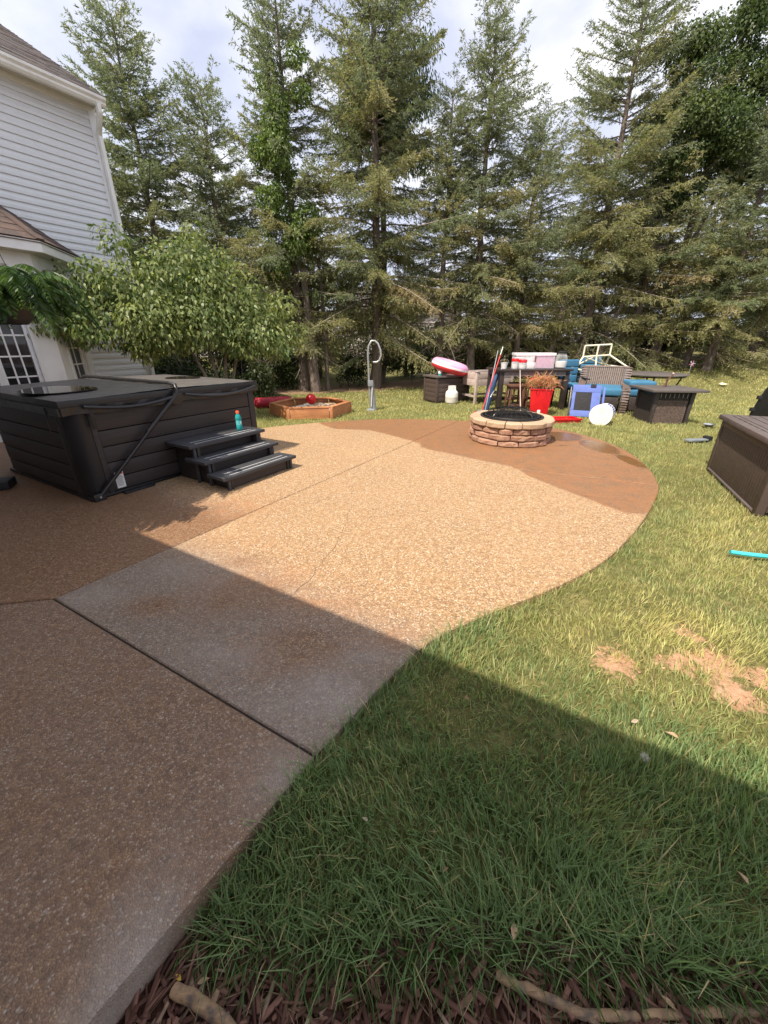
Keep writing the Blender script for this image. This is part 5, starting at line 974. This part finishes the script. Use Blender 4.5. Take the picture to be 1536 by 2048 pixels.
MB().box(-.13, fw + .15, -.13, fd + .13, fh + .001, fh + .04).build('tabletop', M['fire_top'], ft, bev=.006)
t = thing('kindling_sticks', 'pair of crossed brown sticks on the slate top of the fire table', 'sticks', (5.33, 7.75, gz(5.3, 7.7) + fh + .041)); MB().tube([(-.07, 0, .0), (.05, .02, .17), (.09, .03, .23)], [.012, .014, .02], 7).build('stick', M['stoolwood'], t, True); MB().tube([(.02, .03, 0), (-.02, -.01, .15)], .012, 7).build('stick', M['stoolwood'], t, True); MB().tube([(.08, .03, .21), (.10, .032, .25)], .018, 7).build('tip', M['grayroll'], t, True)
# deck box
db_ = thing('deck_box', 'large dark brown slatted deck box at the right edge of the lawn', 'deck box', (3.278, 3.175, gz(3.28, 3.18)), math.atan2(4.569 - 3.175, 3.901 - 3.278)); DL, DD, DH = 1.527, .74, .60     # local x along the front, -y away
MB().box(.03, DL - .03, -DD + .03, -.03, .02, DH).build('core', M['spa_black'], db_)
nst = 25; pw = (DL - .16) / nst
for k in range(nst):
    x0 = .08 + k * pw; MB().box(x0 + .003, x0 + pw - .003, -.03, -.008, .045, DH - .06).build('slat', M['box_brown'], db_, bev=.004)
for k in range(10): y0 = -DD + .07 + k * .06; MB().box(DL - .03, DL - .008, y0 + .002, y0 + .056, .045, DH - .06).build('slat', M['box_brown'], db_, bev=.004); MB().box(.008, .03, y0 + .002, y0 + .056, .045, DH - .06).build('slat', M['box_brown'], db_, bev=.004)
MB().box(.07, DL - .07, -.028, .0, DH - .062, DH).build('top_rail', M['box_brown'], db_, bev=.005); MB().box(.07, DL - .07, -.028, .014, .025, .044).build('bottom_rail', M['box_lid'], db_, bev=.005)
for (x, y) in ((0, -.07), (DL - .07, -.07), (0, -DD), (DL - .07, -DD)): MB().box(x, x + .07, y, y + .07, 0, DH).build('corner_post', M['box_brown'], db_, bev=.01)
lid = MB().box(-.03, DL + .03, -DD - .02, .035, DH + .002, DH + .055).build('lid', M['box_lid'], db_, bev=.012)
for k in range(9): MB().box(.06 + k * .158, .06 + k * .158 + .12, -.062, -.052, DH + .0552, DH + .0575).build('lid_groove', M['spa_black'], lid)
for k in range(6): MB().box(.02, DL - .02, -.11 - k * .10 - .088, -.11 - k * .10, DH + .0552, DH + .0600).build('lid_panel', M['box_lid'], lid, bev=.002)
# black chair
bc_ = thing('folding_chair', 'black plastic chair with a rounded back at the right edge behind the deck box', 'chair', (5.20, 5.62, gz(5.2, 5.6)), R(176)); B = MB(); po = [(.24 * math.sin(a), .70 + .36 * max(0, math.cos(a)) ** .7) for a in np.linspace(-1.57, 1.57, 12)]
B.v = [(x, .20 + (z - .38) * .28, z) for x, z in [(-.24, .36), *po, (.24, .36)]]; n = len(B.v); B.v += [(x, y + .03, z) for x, y, z in B.v]; B.f = [tuple(range(n)), tuple(range(n, 2 * n))[::-1]] + [(i, n + i, n + (i + 1) % n, (i + 1) % n) for i in range(n)]; B.build('backrest', M['black_plastic'], bc_, bev=.006)
MB().box(-.25, .25, -.25, .20, .36, .40).build('seat', M['black_plastic'], bc_, bev=.01)
for (x, y) in ((-.16, -.20), (.16, -.20), (-.16, .2), (.16, .2)): MB().bar((x, y, .37), (x, y * 1.1, 0), .04, .03).build('leg', M['black_plastic'], bc_)
for s in (-.25, .25):
    for z in (.56, .72): MB().box(s - .025, s + .025, .20 + (z - .38) * .28, .24 + (z - .38) * .28, z, z + .05).build('hinge', M['black_plastic'], bc_, bev=.008)
# small things on the lawn
o = MB().tube([(2.46 - 2.46, 0, .05), (.10, -.03, .048), (.25, -.06, .045), (.6, -.12, .045), (1.1, -.3, .045)], .016, 8).build('webbing_strap', M['teal_rope'], None, True); o.location = (2.47, 2.45, gz(2.5, 2.4)); props(o, 'turquoise webbing strap lying across the grass at the right edge', 'strap')
t = thing('metal_bowl', 'small shiny metal bowl on the grass left of the deck box', 'bowl', (5.77, 7.0, gz(5.77, 7) + .02)); MB().lathe([(.04, 0), (.085, .045), (.10, .05), (.08, .04), (.03, .008)], 20, caps=False).build('body', M['steel'], t, True)
t = thing('rubber_mat', 'dark flat board lying on the grass beside the deck box', 'board', (4.80, 5.93, gz(4.8, 5.9) + .03), R(12)); MB().box(-.22, .12, -.06, .05, 0, .025).build('board', M['gray_paint'], t, bev=.004); MB().box(.121, .20, -.05, .05, -.02, .06).build('foot', M['black_plastic'], t, bev=.004)
t = thing('paper_scrap', 'pale yellow scrap of paper on the lawn beyond the fire table', 'paper', (9.6, 11.6, gz(9.6, 11.6) + .05), .4); MB().add([(-.16, -.05, 0), (.14, -.03, .01), (.02, .08, .05), (-.12, .06, .02)], [(0, 1, 2, 3)]).build('sheet', M['paper'], t)
t = thing('pinwheel', 'small pink and white pinwheel on a stick at the edge of the trees', 'pinwheel', (9.55, 13.0, gz(9.55, 13.0))); t.scale = (.7, .7, .75); MB().tube([(0, 0, 0), (0, 0, .38)], .008, 6).build('stick', M['white'], t, True)
for k in range(6): a = R(60 * k); MB().hexa([(0, -.02, .38), (.02 * math.cos(a + 1), -.03, .38 + .02 * math.sin(a + 1)), (.13 * math.cos(a + .35), -.02, .38 + .13 * math.sin(a + .35)), (.13 * math.cos(a), -.04, .38 + .13 * math.sin(a)), (0, -.016, .38), (.02 * math.cos(a + 1), -.026, .38 + .02 * math.sin(a + 1)), (.13 * math.cos(a + .35), -.016, .38 + .13 * math.sin(a + .35)), (.13 * math.cos(a), -.036, .38 + .13 * math.sin(a))]).build('blade', M['pinkstuff'] if k % 2 else M['white'], t)
# ferns hanging from the porch edge
def fern(u, w, z, label, seed, nf=150, rad=.46):
    rg = np.random.default_rng(seed); t = thing('hanging_fern', label, 'fern', hw(u, w, z)); MB().lathe([(.09, -.16), (.13, -.12), (.15, 0), (.14, 0), (.12, -.1)], 16, caps=False).build('basket', M['black_plastic'], t, True)
    for k in range(3): a = 2.1 * k; MB().tube([(.14 * math.cos(a), .14 * math.sin(a), 0), (0, 0, .55)], .003, 4).build('chain', M['black_metal'], t)
    MB().tube([(0, 0, .55), (0, 0, 2.70 - z)], .004, 4).build('chain', M['black_metal'], t)
    V, F, Cc = [], [], []; nb = 0; stem_ = MB()
    for k in range(nf):
        az = rg.uniform(0, 6.28); Lf = rad * rg.uniform(.55, 1.15); rise = rg.uniform(.0, .34) * Lf; h = np.array([math.cos(az), math.sin(az), 0]); s = np.linspace(.06, 1, 34); sd2 = np.array([-h[1], h[0], 0])
        p = h * (Lf * np.sin(s * 1.35) / .98)[:, None] + np.array([0, 0, 1.]) * (rise * np.sin(s * 2.2) * 1.6 - .50 * Lf * s ** 2.4 + .02)[:, None]; tan = unit(np.gradient(p, axis=0)); ll = .085 * (np.sin(s * 2.75 + .30) * .85 + .15).clip(.12)
        c0 = (np.array([.038, .085, .024]) * (1 - .5 * rg.random()) + np.array([.10, .15, .03]) * rg.random() * .6)
        for sg in (-1, 1):
            v, f, c_ = cards(rg, p, sd2 * sg + tan * .55 + np.array([0, 0, -.55]), ll, np.full(len(s), .014), np.repeat(c0[None], len(s), 0) * rg.uniform(.8, 1.2, (len(s), 1))); V.append(v); F.append(f + nb); Cc.append(c_); nb += len(v)
    props(npmesh('frond', np.concatenate(V), np.concatenate(F), M['leaf'], t, np.concatenate(Cc)), kind='stuff')
fern(1.27, -3.80, 1.66, 'hanging fern basket at the left edge in front of the bay window', 3); fern(.62, -3.55, 1.62, 'second hanging fern basket nearer the photographer, outside the left edge', 4, 110, .42)
# ------------------------------------------------------------------ grass, mulch, litter
def inpoly(x, y, poly):
    r = np.zeros(x.shape, bool); n = len(poly)
    for i in range(n):
        (x0, y0), (x1, y1) = poly[i], poly[(i + 1) % n]
        if y0 == y1: continue
        r ^= ((y0 > y) != (y1 > y)) & (x < (x1 - x0) * (y - y0) / (y1 - y0) + x0)
    return r
def edist(x, y, poly):
    d = np.full(x.shape, 9.)
    for (a, b) in zip(poly[:-1], poly[1:]):
        ax, ay = a; vx, vy = b[0] - ax, b[1] - ay; t = np.clip(((x - ax) * vx + (y - ay) * vy) / (vx * vx + vy * vy + 1e-9), 0, 1); d = np.minimum(d, np.hypot(x - ax - t * vx, y - ay - t * vy))
    return d
edge_line = e_low[::-1] + e_right[1:] + e_far[1:] + e_back[1:]
def lown(x, y, s, ph=0.):
    return (np.sin(x * s + 1.3 + ph) * np.cos(y * s * .9 + .4 + ph) + .6 * np.sin((x + y) * s * 1.7 + 2.1 + ph) + .5 * np.cos((x - 1.4 * y) * s * 2.3 + ph) + .35 * np.sin((2.1 * x + y) * s * 3.9 + ph)) / 2.2
def grass(rg, x, y, hmul, wmul, segs):
    k = ~inpoly(x, y, foot); x, y = x[k], y[k]
    keep = (rg.random(x.size) > np.clip(blob(x, y, BARE) * 1.0 + .45 * lown(x, y, 16.) * (blob(x, y, BARE) > .12), 0, .97)) & (y > bed_y(x) + rg.normal(0, .018, x.size)) & (y < tree_y(x) + rg.normal(-.3, .25, x.size)) & (np.abs(x) < 1.12 * y + 1.7) & (.857 * x - .515 * y > -8.2)
    keep &= rg.random(x.size) < .82 + .35 * lown(x, y, 6.)
    x, y = x[keep], y[keep]; n = x.size; ed = edist(x, y, edge_line); bd = y - bed_y(x)
    lush = np.maximum(np.exp(-(ed / .10) ** 2) * .6, np.exp(-np.clip(bd, 0, 9) / .16)) * (y < 2.2) + .40 * np.exp(-(ed / .09) ** 2) * (y >= 2.2)
    h = hmul * (1 + 1.0 * lush) * rg.uniform(.55, 1.25, n) * (1 + .22 * lown(x, y, 5., 2.)); w = wmul * rg.uniform(.7, 1.3, n)
    dry = np.clip(.54 * sst((y - .95) / .9) + .30 * lown(x, y, 2.2) * sst((y - .6) / .6) + .22 * lown(x, y, 7., 1.) + rg.normal(.02, .16, n) + .5 * blob(x, y, [(a, b, sx * 2, sy * 2, 1.) for a, b, sx, sy, k_ in BARE]) + .10 * sst((y - 5) / 4) - .25 * lush, 0, 1)[:, None]
    g = np.array([.21, .30, .128]) * (1 - dry) + np.array([.62, .58, .25]) * dry; st_ = (rg.random((n, 1)) < .05 + .16 * dry); g = np.where(st_, np.array([.56, .46, .25]), g) * rg.uniform(.7, 1.3, (n, 1))
    az = rg.uniform(0, 6.283, n); ln = np.abs(rg.normal(.35, .28, n)) + .25 * lush; comb = np.stack([.25 * lown(x, y, 4., 3.), .25 * lown(x, y, 4., 5.)], 1)
    dx = np.cos(az) * ln + comb[:, 0]; dy = np.sin(az) * ln + comb[:, 1]; rx, ry = -np.sin(az + rg.normal(0, .5, n)), np.cos(az); q = np.hypot(rx, ry); rx, ry = rx / q, ry / q; z = tz(x, y) - .006; V = []
    lev = (0, .5, 1) if segs == 2 else (0, 1); wl = (1., .8, .12) if segs == 2 else (1., .15)
    for s, ws in zip(lev, wl):
        px, py, pz = x + dx * h * s ** 1.6, y + dy * h * s ** 1.6, z + h * (s - .28 * np.minimum(ln, 1.3) * s ** 2.2)
        for sg in (-1, 1): V.append(np.stack([px + sg * rx * w * ws / 2, py + sg * ry * w * ws / 2, pz], 1))
    K = len(V); v = np.stack(V, 1).reshape(-1, 3); b = np.arange(n)[:, None] * K; f = b + np.array([[0, 1, 3, 2]])
    if segs == 2: f = np.concatenate([f, b + np.array([[2, 3, 5, 4]])])
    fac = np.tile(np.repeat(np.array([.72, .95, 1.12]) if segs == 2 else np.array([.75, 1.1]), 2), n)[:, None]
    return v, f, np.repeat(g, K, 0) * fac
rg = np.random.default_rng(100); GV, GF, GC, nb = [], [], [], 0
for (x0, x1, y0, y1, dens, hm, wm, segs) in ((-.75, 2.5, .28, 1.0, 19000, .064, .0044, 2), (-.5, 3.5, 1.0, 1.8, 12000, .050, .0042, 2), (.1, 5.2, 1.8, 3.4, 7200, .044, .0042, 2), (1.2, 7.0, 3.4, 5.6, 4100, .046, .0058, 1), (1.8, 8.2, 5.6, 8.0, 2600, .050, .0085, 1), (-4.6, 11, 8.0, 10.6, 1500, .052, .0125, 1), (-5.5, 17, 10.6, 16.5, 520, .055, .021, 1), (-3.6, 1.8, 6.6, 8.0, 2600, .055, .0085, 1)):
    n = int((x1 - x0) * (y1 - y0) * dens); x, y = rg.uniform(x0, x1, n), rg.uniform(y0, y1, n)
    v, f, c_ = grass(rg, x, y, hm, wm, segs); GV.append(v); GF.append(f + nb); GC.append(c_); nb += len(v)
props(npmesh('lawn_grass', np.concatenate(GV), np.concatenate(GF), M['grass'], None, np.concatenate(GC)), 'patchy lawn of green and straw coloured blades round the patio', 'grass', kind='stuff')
# long tufts spilling over the mulch and the patio edge
n = 900; x = rg.uniform(-.62, 1.6, n); y = bed_y(x) + rg.normal(.02, .022, n); k = (~inpoly(x, y, foot)); x, y = x[k], y[k]; n = len(x); az = rg.normal(-1.57, .7, n)
dv = np.stack([np.cos(az) * .9, np.sin(az) * .9, rg.uniform(.15, 1.0, n)], 1); bs = np.stack([x, y, tz(x, y)], 1); l1 = rg.uniform(.04, .085, n); mid_ = bs + unit(dv) * l1[:, None]
colt = np.array([.085, .15, .045]) * rg.uniform(.7, 1.5, (n, 1)); v1, f1, c1 = cards(rg, bs, dv, l1 * 1.35, np.full(n, .0042), colt); v2, f2, c2 = cards(rg, mid_, dv + np.array([0, 0, -.9]), l1 * 1.1, np.full(n, .0036), colt * 1.15)
props(npmesh('long_grass', np.concatenate([v1, v2]), np.concatenate([f1, f2 + len(v1)]), M['grass'], None, np.concatenate([c1, c2])), 'long dark green grass drooping over the mulch bed', 'grass', kind='stuff')
# soil crumbs on the bare patches
n = 4200; x = rg.uniform(.9, 2.3, n); y = rg.uniform(1.05, 1.9, n); k = blob(x, y, BARE) > rg.uniform(.25, .8, n); x, y = x[k], y[k]; n = len(x); c0 = np.stack([x, y, tz(x, y) + .001], 1); s_ = rg.gamma(1.6, .0022, n)[:, None] + .001
V = [c0 + s_ * unit(rg.normal(size=(n, 3)) + np.array(d)) for d in ((2, 0, -.5), (-1, 1.8, -.5), (-1, -1.8, -.5), (0, 0, 2))]; v = np.stack(V, 1).reshape(-1, 3); f = (np.arange(n)[:, None, None] * 4 + np.array([[0, 1, 3], [1, 2, 3], [2, 0, 3]])[None]).reshape(-1, 3)
props(npmesh('soil_crumbs', v, f, M['mulch'], None, np.repeat(np.array([.45, .27, .165]) * rg.uniform(.5, 1.25, (n, 1)), 4, 0)), 'loose crumbs of tan soil on the bare lawn patches', 'soil', kind='stuff')
# mulch
n = 7500; x = rg.uniform(-.95, 2.4, n); y = rg.uniform(-.25, .56, n); k = (~inpoly(x, y, foot)) & (y < bed_y(x) + .05); x, y = x[k], y[k]; n = len(x); L_ = rg.gamma(2.2, .0105, n) + .008; w_ = rg.uniform(.003, .0085, n); t_ = rg.uniform(.0015, .004, n)
az = rg.uniform(0, 6.283, n); el = rg.normal(0, .22, n); d = np.stack([np.cos(az) * np.cos(el), np.sin(az) * np.cos(el), np.sin(el)], 1); s = np.stack([-np.sin(az), np.cos(az), rg.normal(0, .3, n)], 1); s = unit(s); u_ = unit(np.cross(d, s)); c0 = np.stack([x, y, tz(x, y) + rg.uniform(0, .018, n)], 1); V = []
for (a, b, c_) in ((-1, -1, -1), (1, -1, -1), (1, 1, -1), (-1, 1, -1), (-1, -1, 1), (1, -1, 1), (1, 1, 1), (-1, 1, 1)):
    tp = np.where(a > 0, rg.uniform(.35, 1, n), rg.uniform(.5, 1, n)); V.append(c0 + d * (a * L_)[:, None] + s * (b * w_ * tp)[:, None] + u_ * (c_ * t_)[:, None])
v = np.stack(V, 1).reshape(-1, 3); f = (np.arange(n)[:, None, None] * 8 + np.array([[0, 3, 2, 1], [4, 5, 6, 7], [0, 1, 5, 4], [1, 2, 6, 5], [2, 3, 7, 6], [3, 0, 4, 7]])[None]).reshape(-1, 4)
t1 = rg.random((n, 1)); cm = np.array([.085, .038, .028]) * (1 - t1) + np.array([.25, .13, .095]) * t1; cm = np.where(rg.random((n, 1)) < .06, np.array([.32, .22, .16]), cm) * rg.uniform(.6, 1.25, (n, 1))
props(npmesh('bark_mulch', v, f, M['mulch'], None, np.repeat(cm, 8, 0)), 'shredded reddish bark mulch along the bottom of the lawn', 'mulch', kind='stuff')
n = 1500; x = rg.uniform(-.75, 1.9, n); y = bed_y(x) + rg.normal(-.02, .07, n); k = ~inpoly(x, y, foot); x, y = x[k], y[k]; n = len(x); dv = np.concatenate([rg.normal(0, 1, (n, 2)), rg.normal(.05, .25, (n, 1))], 1)
v, f, c_ = cards(rg, np.stack([x, y, tz(x, y) + .018], 1), dv, rg.uniform(.03, .10, n), np.full(n, .0026), np.array([.34, .23, .15]) * rg.uniform(.5, 1.2, (n, 1))); props(npmesh('dry_straw', v, f, M['dryplant'], None, c_), 'thin dry straw scattered over the mulch and the lawn edge', 'straw', kind='stuff')
def barkpeel(name):
    t = NT(name); c = t.map(t.coord(), (3, 30, 30)); f = t.noise(t.coord(), 16, 5, .65); k = t.ramp(f, [(.40, (.47, .31, .17)), (.5, (.36, .23, .13)), (.62, (.13, .10, .08)), (.75, (.19, .155, .13))]); k = t.mix(t.ramp(t.noise(c, 2, 5), [(.4, 0.), (.7, .5)]), k, (.10, .07, .05)); t.P(k, .9); t.bump(t.noise(c, 2, 6, .7), .8, .006); return t.m
M['branch'] = barkpeel('peeling_branch')
def branch(label, pts, r, seed, snag):
    rg_ = random.Random(seed); x, y = pts[0][:2]; z = gz(x, y); b = thing('fallen_branch', label, 'branch', (x, y, z)); p = []
    for i in range(len(pts) - 1):
        for j in range(5): t = j / 5; p.append(tuple(pts[i][k] + (pts[i + 1][k] - pts[i][k]) * t - (x, y, 0)[k] + rg_.gauss(0, .0016) for k in range(3)))
    p.append(tuple(pts[-1][k] - (x, y, 0)[k] for k in range(3))); n = len(p); MB().tube(p, [r * rg_.uniform(.86, 1.12) * (1 - .25 * i / n) for i in range(n)], 12).build('wood', M['branch'], b, True)
    for (i, dx, dy, dz) in snag: MB().tube([p[i], tuple(p[i][k] + (dx, dy, dz)[k] for k in range(3))], [r * .55, r * .4], 8).build('snag', M['branch'], b, True)
branch('short dark mossy branch lying in the mulch beside the patio corner', [(-.525, .418, .034), (-.44, .395, .038), (-.33, .345, .036), (-.24, .31, .034)], .0155, 3, [(6, .01, .03, .012)])
branch('long pale peeling branch lying along the mulch at the bottom right', [(.275, .425, .030), (.36, .395, .034), (.46, .362, .036), (.62, .362, .034), (.80, .366, .032), (1.15, .375, .03)], .0118, 8, [(10, .03, -.02, .006)])
LC = {k: mat('leaf_' + k, c, .7, .25, 60, .2, 200) for k, c in dict(tan=(.50, .33, .20), yellow=(.62, .40, .06), brown=(.30, .17, .09), pale=(.38, .30, .21)).items()}
for (x, y, s, rz, c, lab) in [(.335, .492, .034, 1.2, 'tan', 'curled tan leaf standing in the long grass above the right-hand branch'), (1.015, .602, .036, 1.4, 'tan', 'large tan leaf in the grass at the right edge of the photo'), (.764, .578, .018, 2.4, 'yellow', 'small bright yellow leaf in the shaded grass at right'), (.40, .512, .016, 1.6, 'brown', 'small brown leaf just right of the curled tan leaf'), (1.109, 1.04, .04, 1.9, 'tan', 'tan leaf at the edge of the shadow near the bare soil'), (.177, .62, .016, .5, 'brown', 'small brown leaf in the middle of the shaded grass'), (-.06, .75, .018, 2.6, 'pale', 'pale narrow leaf in the shaded grass below the patio joint'),
        (.352, 1.21, .022, 2.0, 'brown', 'brown leaf in the shaded grass near the tip of the sunlit patio'), (-.462, .437, .022, .4, 'tan', 'tan leaf on the mulch right of the patio corner'), (-.527, .443, .02, 2.6, 'yellow', 'orange yellow leaf tucked against the patio corner'), (-.182, .372, .016, .9, 'pale', 'pale torn leaf on the mulch between the two branches'), (.663, .378, .024, 2.2, 'tan', 'tan leaf beside the long pale branch'), (1.0, 1.10, .03, .3, 'pale', 'pale striped leaf next to the tan one at the shadow edge')]:
    z = gz(x, y) + (.022 if y < bed_y(x) else .042); s *= .62; B = MB(); pr = [(-1, 0), (-.55, .32), (0, .42), (.5, .28), (1.15, 0)]
    vs = [(a * s, 0, .12 * s * math.cos(a * 1.5)) for a, _ in pr] + [(a * s, w_ * s, .12 * s * math.cos(a * 1.5) + .34 * w_ * s) for a, w_ in pr[1:4]] + [(a * s, -w_ * s, .12 * s * math.cos(a * 1.5) + .26 * w_ * s) for a, w_ in pr[1:4]]
    B.add(vs, [(0, 1, 5), (1, 2, 6, 5), (2, 3, 7, 6), (3, 4, 7), (0, 8, 1), (1, 8, 9, 2), (2, 9, 10, 3), (3, 10, 4)]); o = B.build('fallen_leaf', LC[c], None, True); o.location = (x, y, z); o.rotation_euler = (R(random.uniform(-25, 35)), R(random.uniform(-30, 30)), rz); props(o, lab, 'leaf')
t = thing('seed_head', 'fluffy white seed head in the shaded lawn at right', 'seed head', (.938, .941, gz(.94, .94))); MB().tube([(0, 0, 0), (.004, .002, .055)], .0015, 4).build('stalk', M['dryplant'], t); rgf = np.random.default_rng(4); n = 160; v, f, c_ = cards(rgf, np.tile([[.004, .002, .055]], (n, 1)), rgf.normal(size=(n, 3)), np.full(n, .018), np.full(n, .0016), np.tile([[.62, .6, .58]], (n, 1))); npmesh('fluff', v, f, M['dryplant'], t, c_)
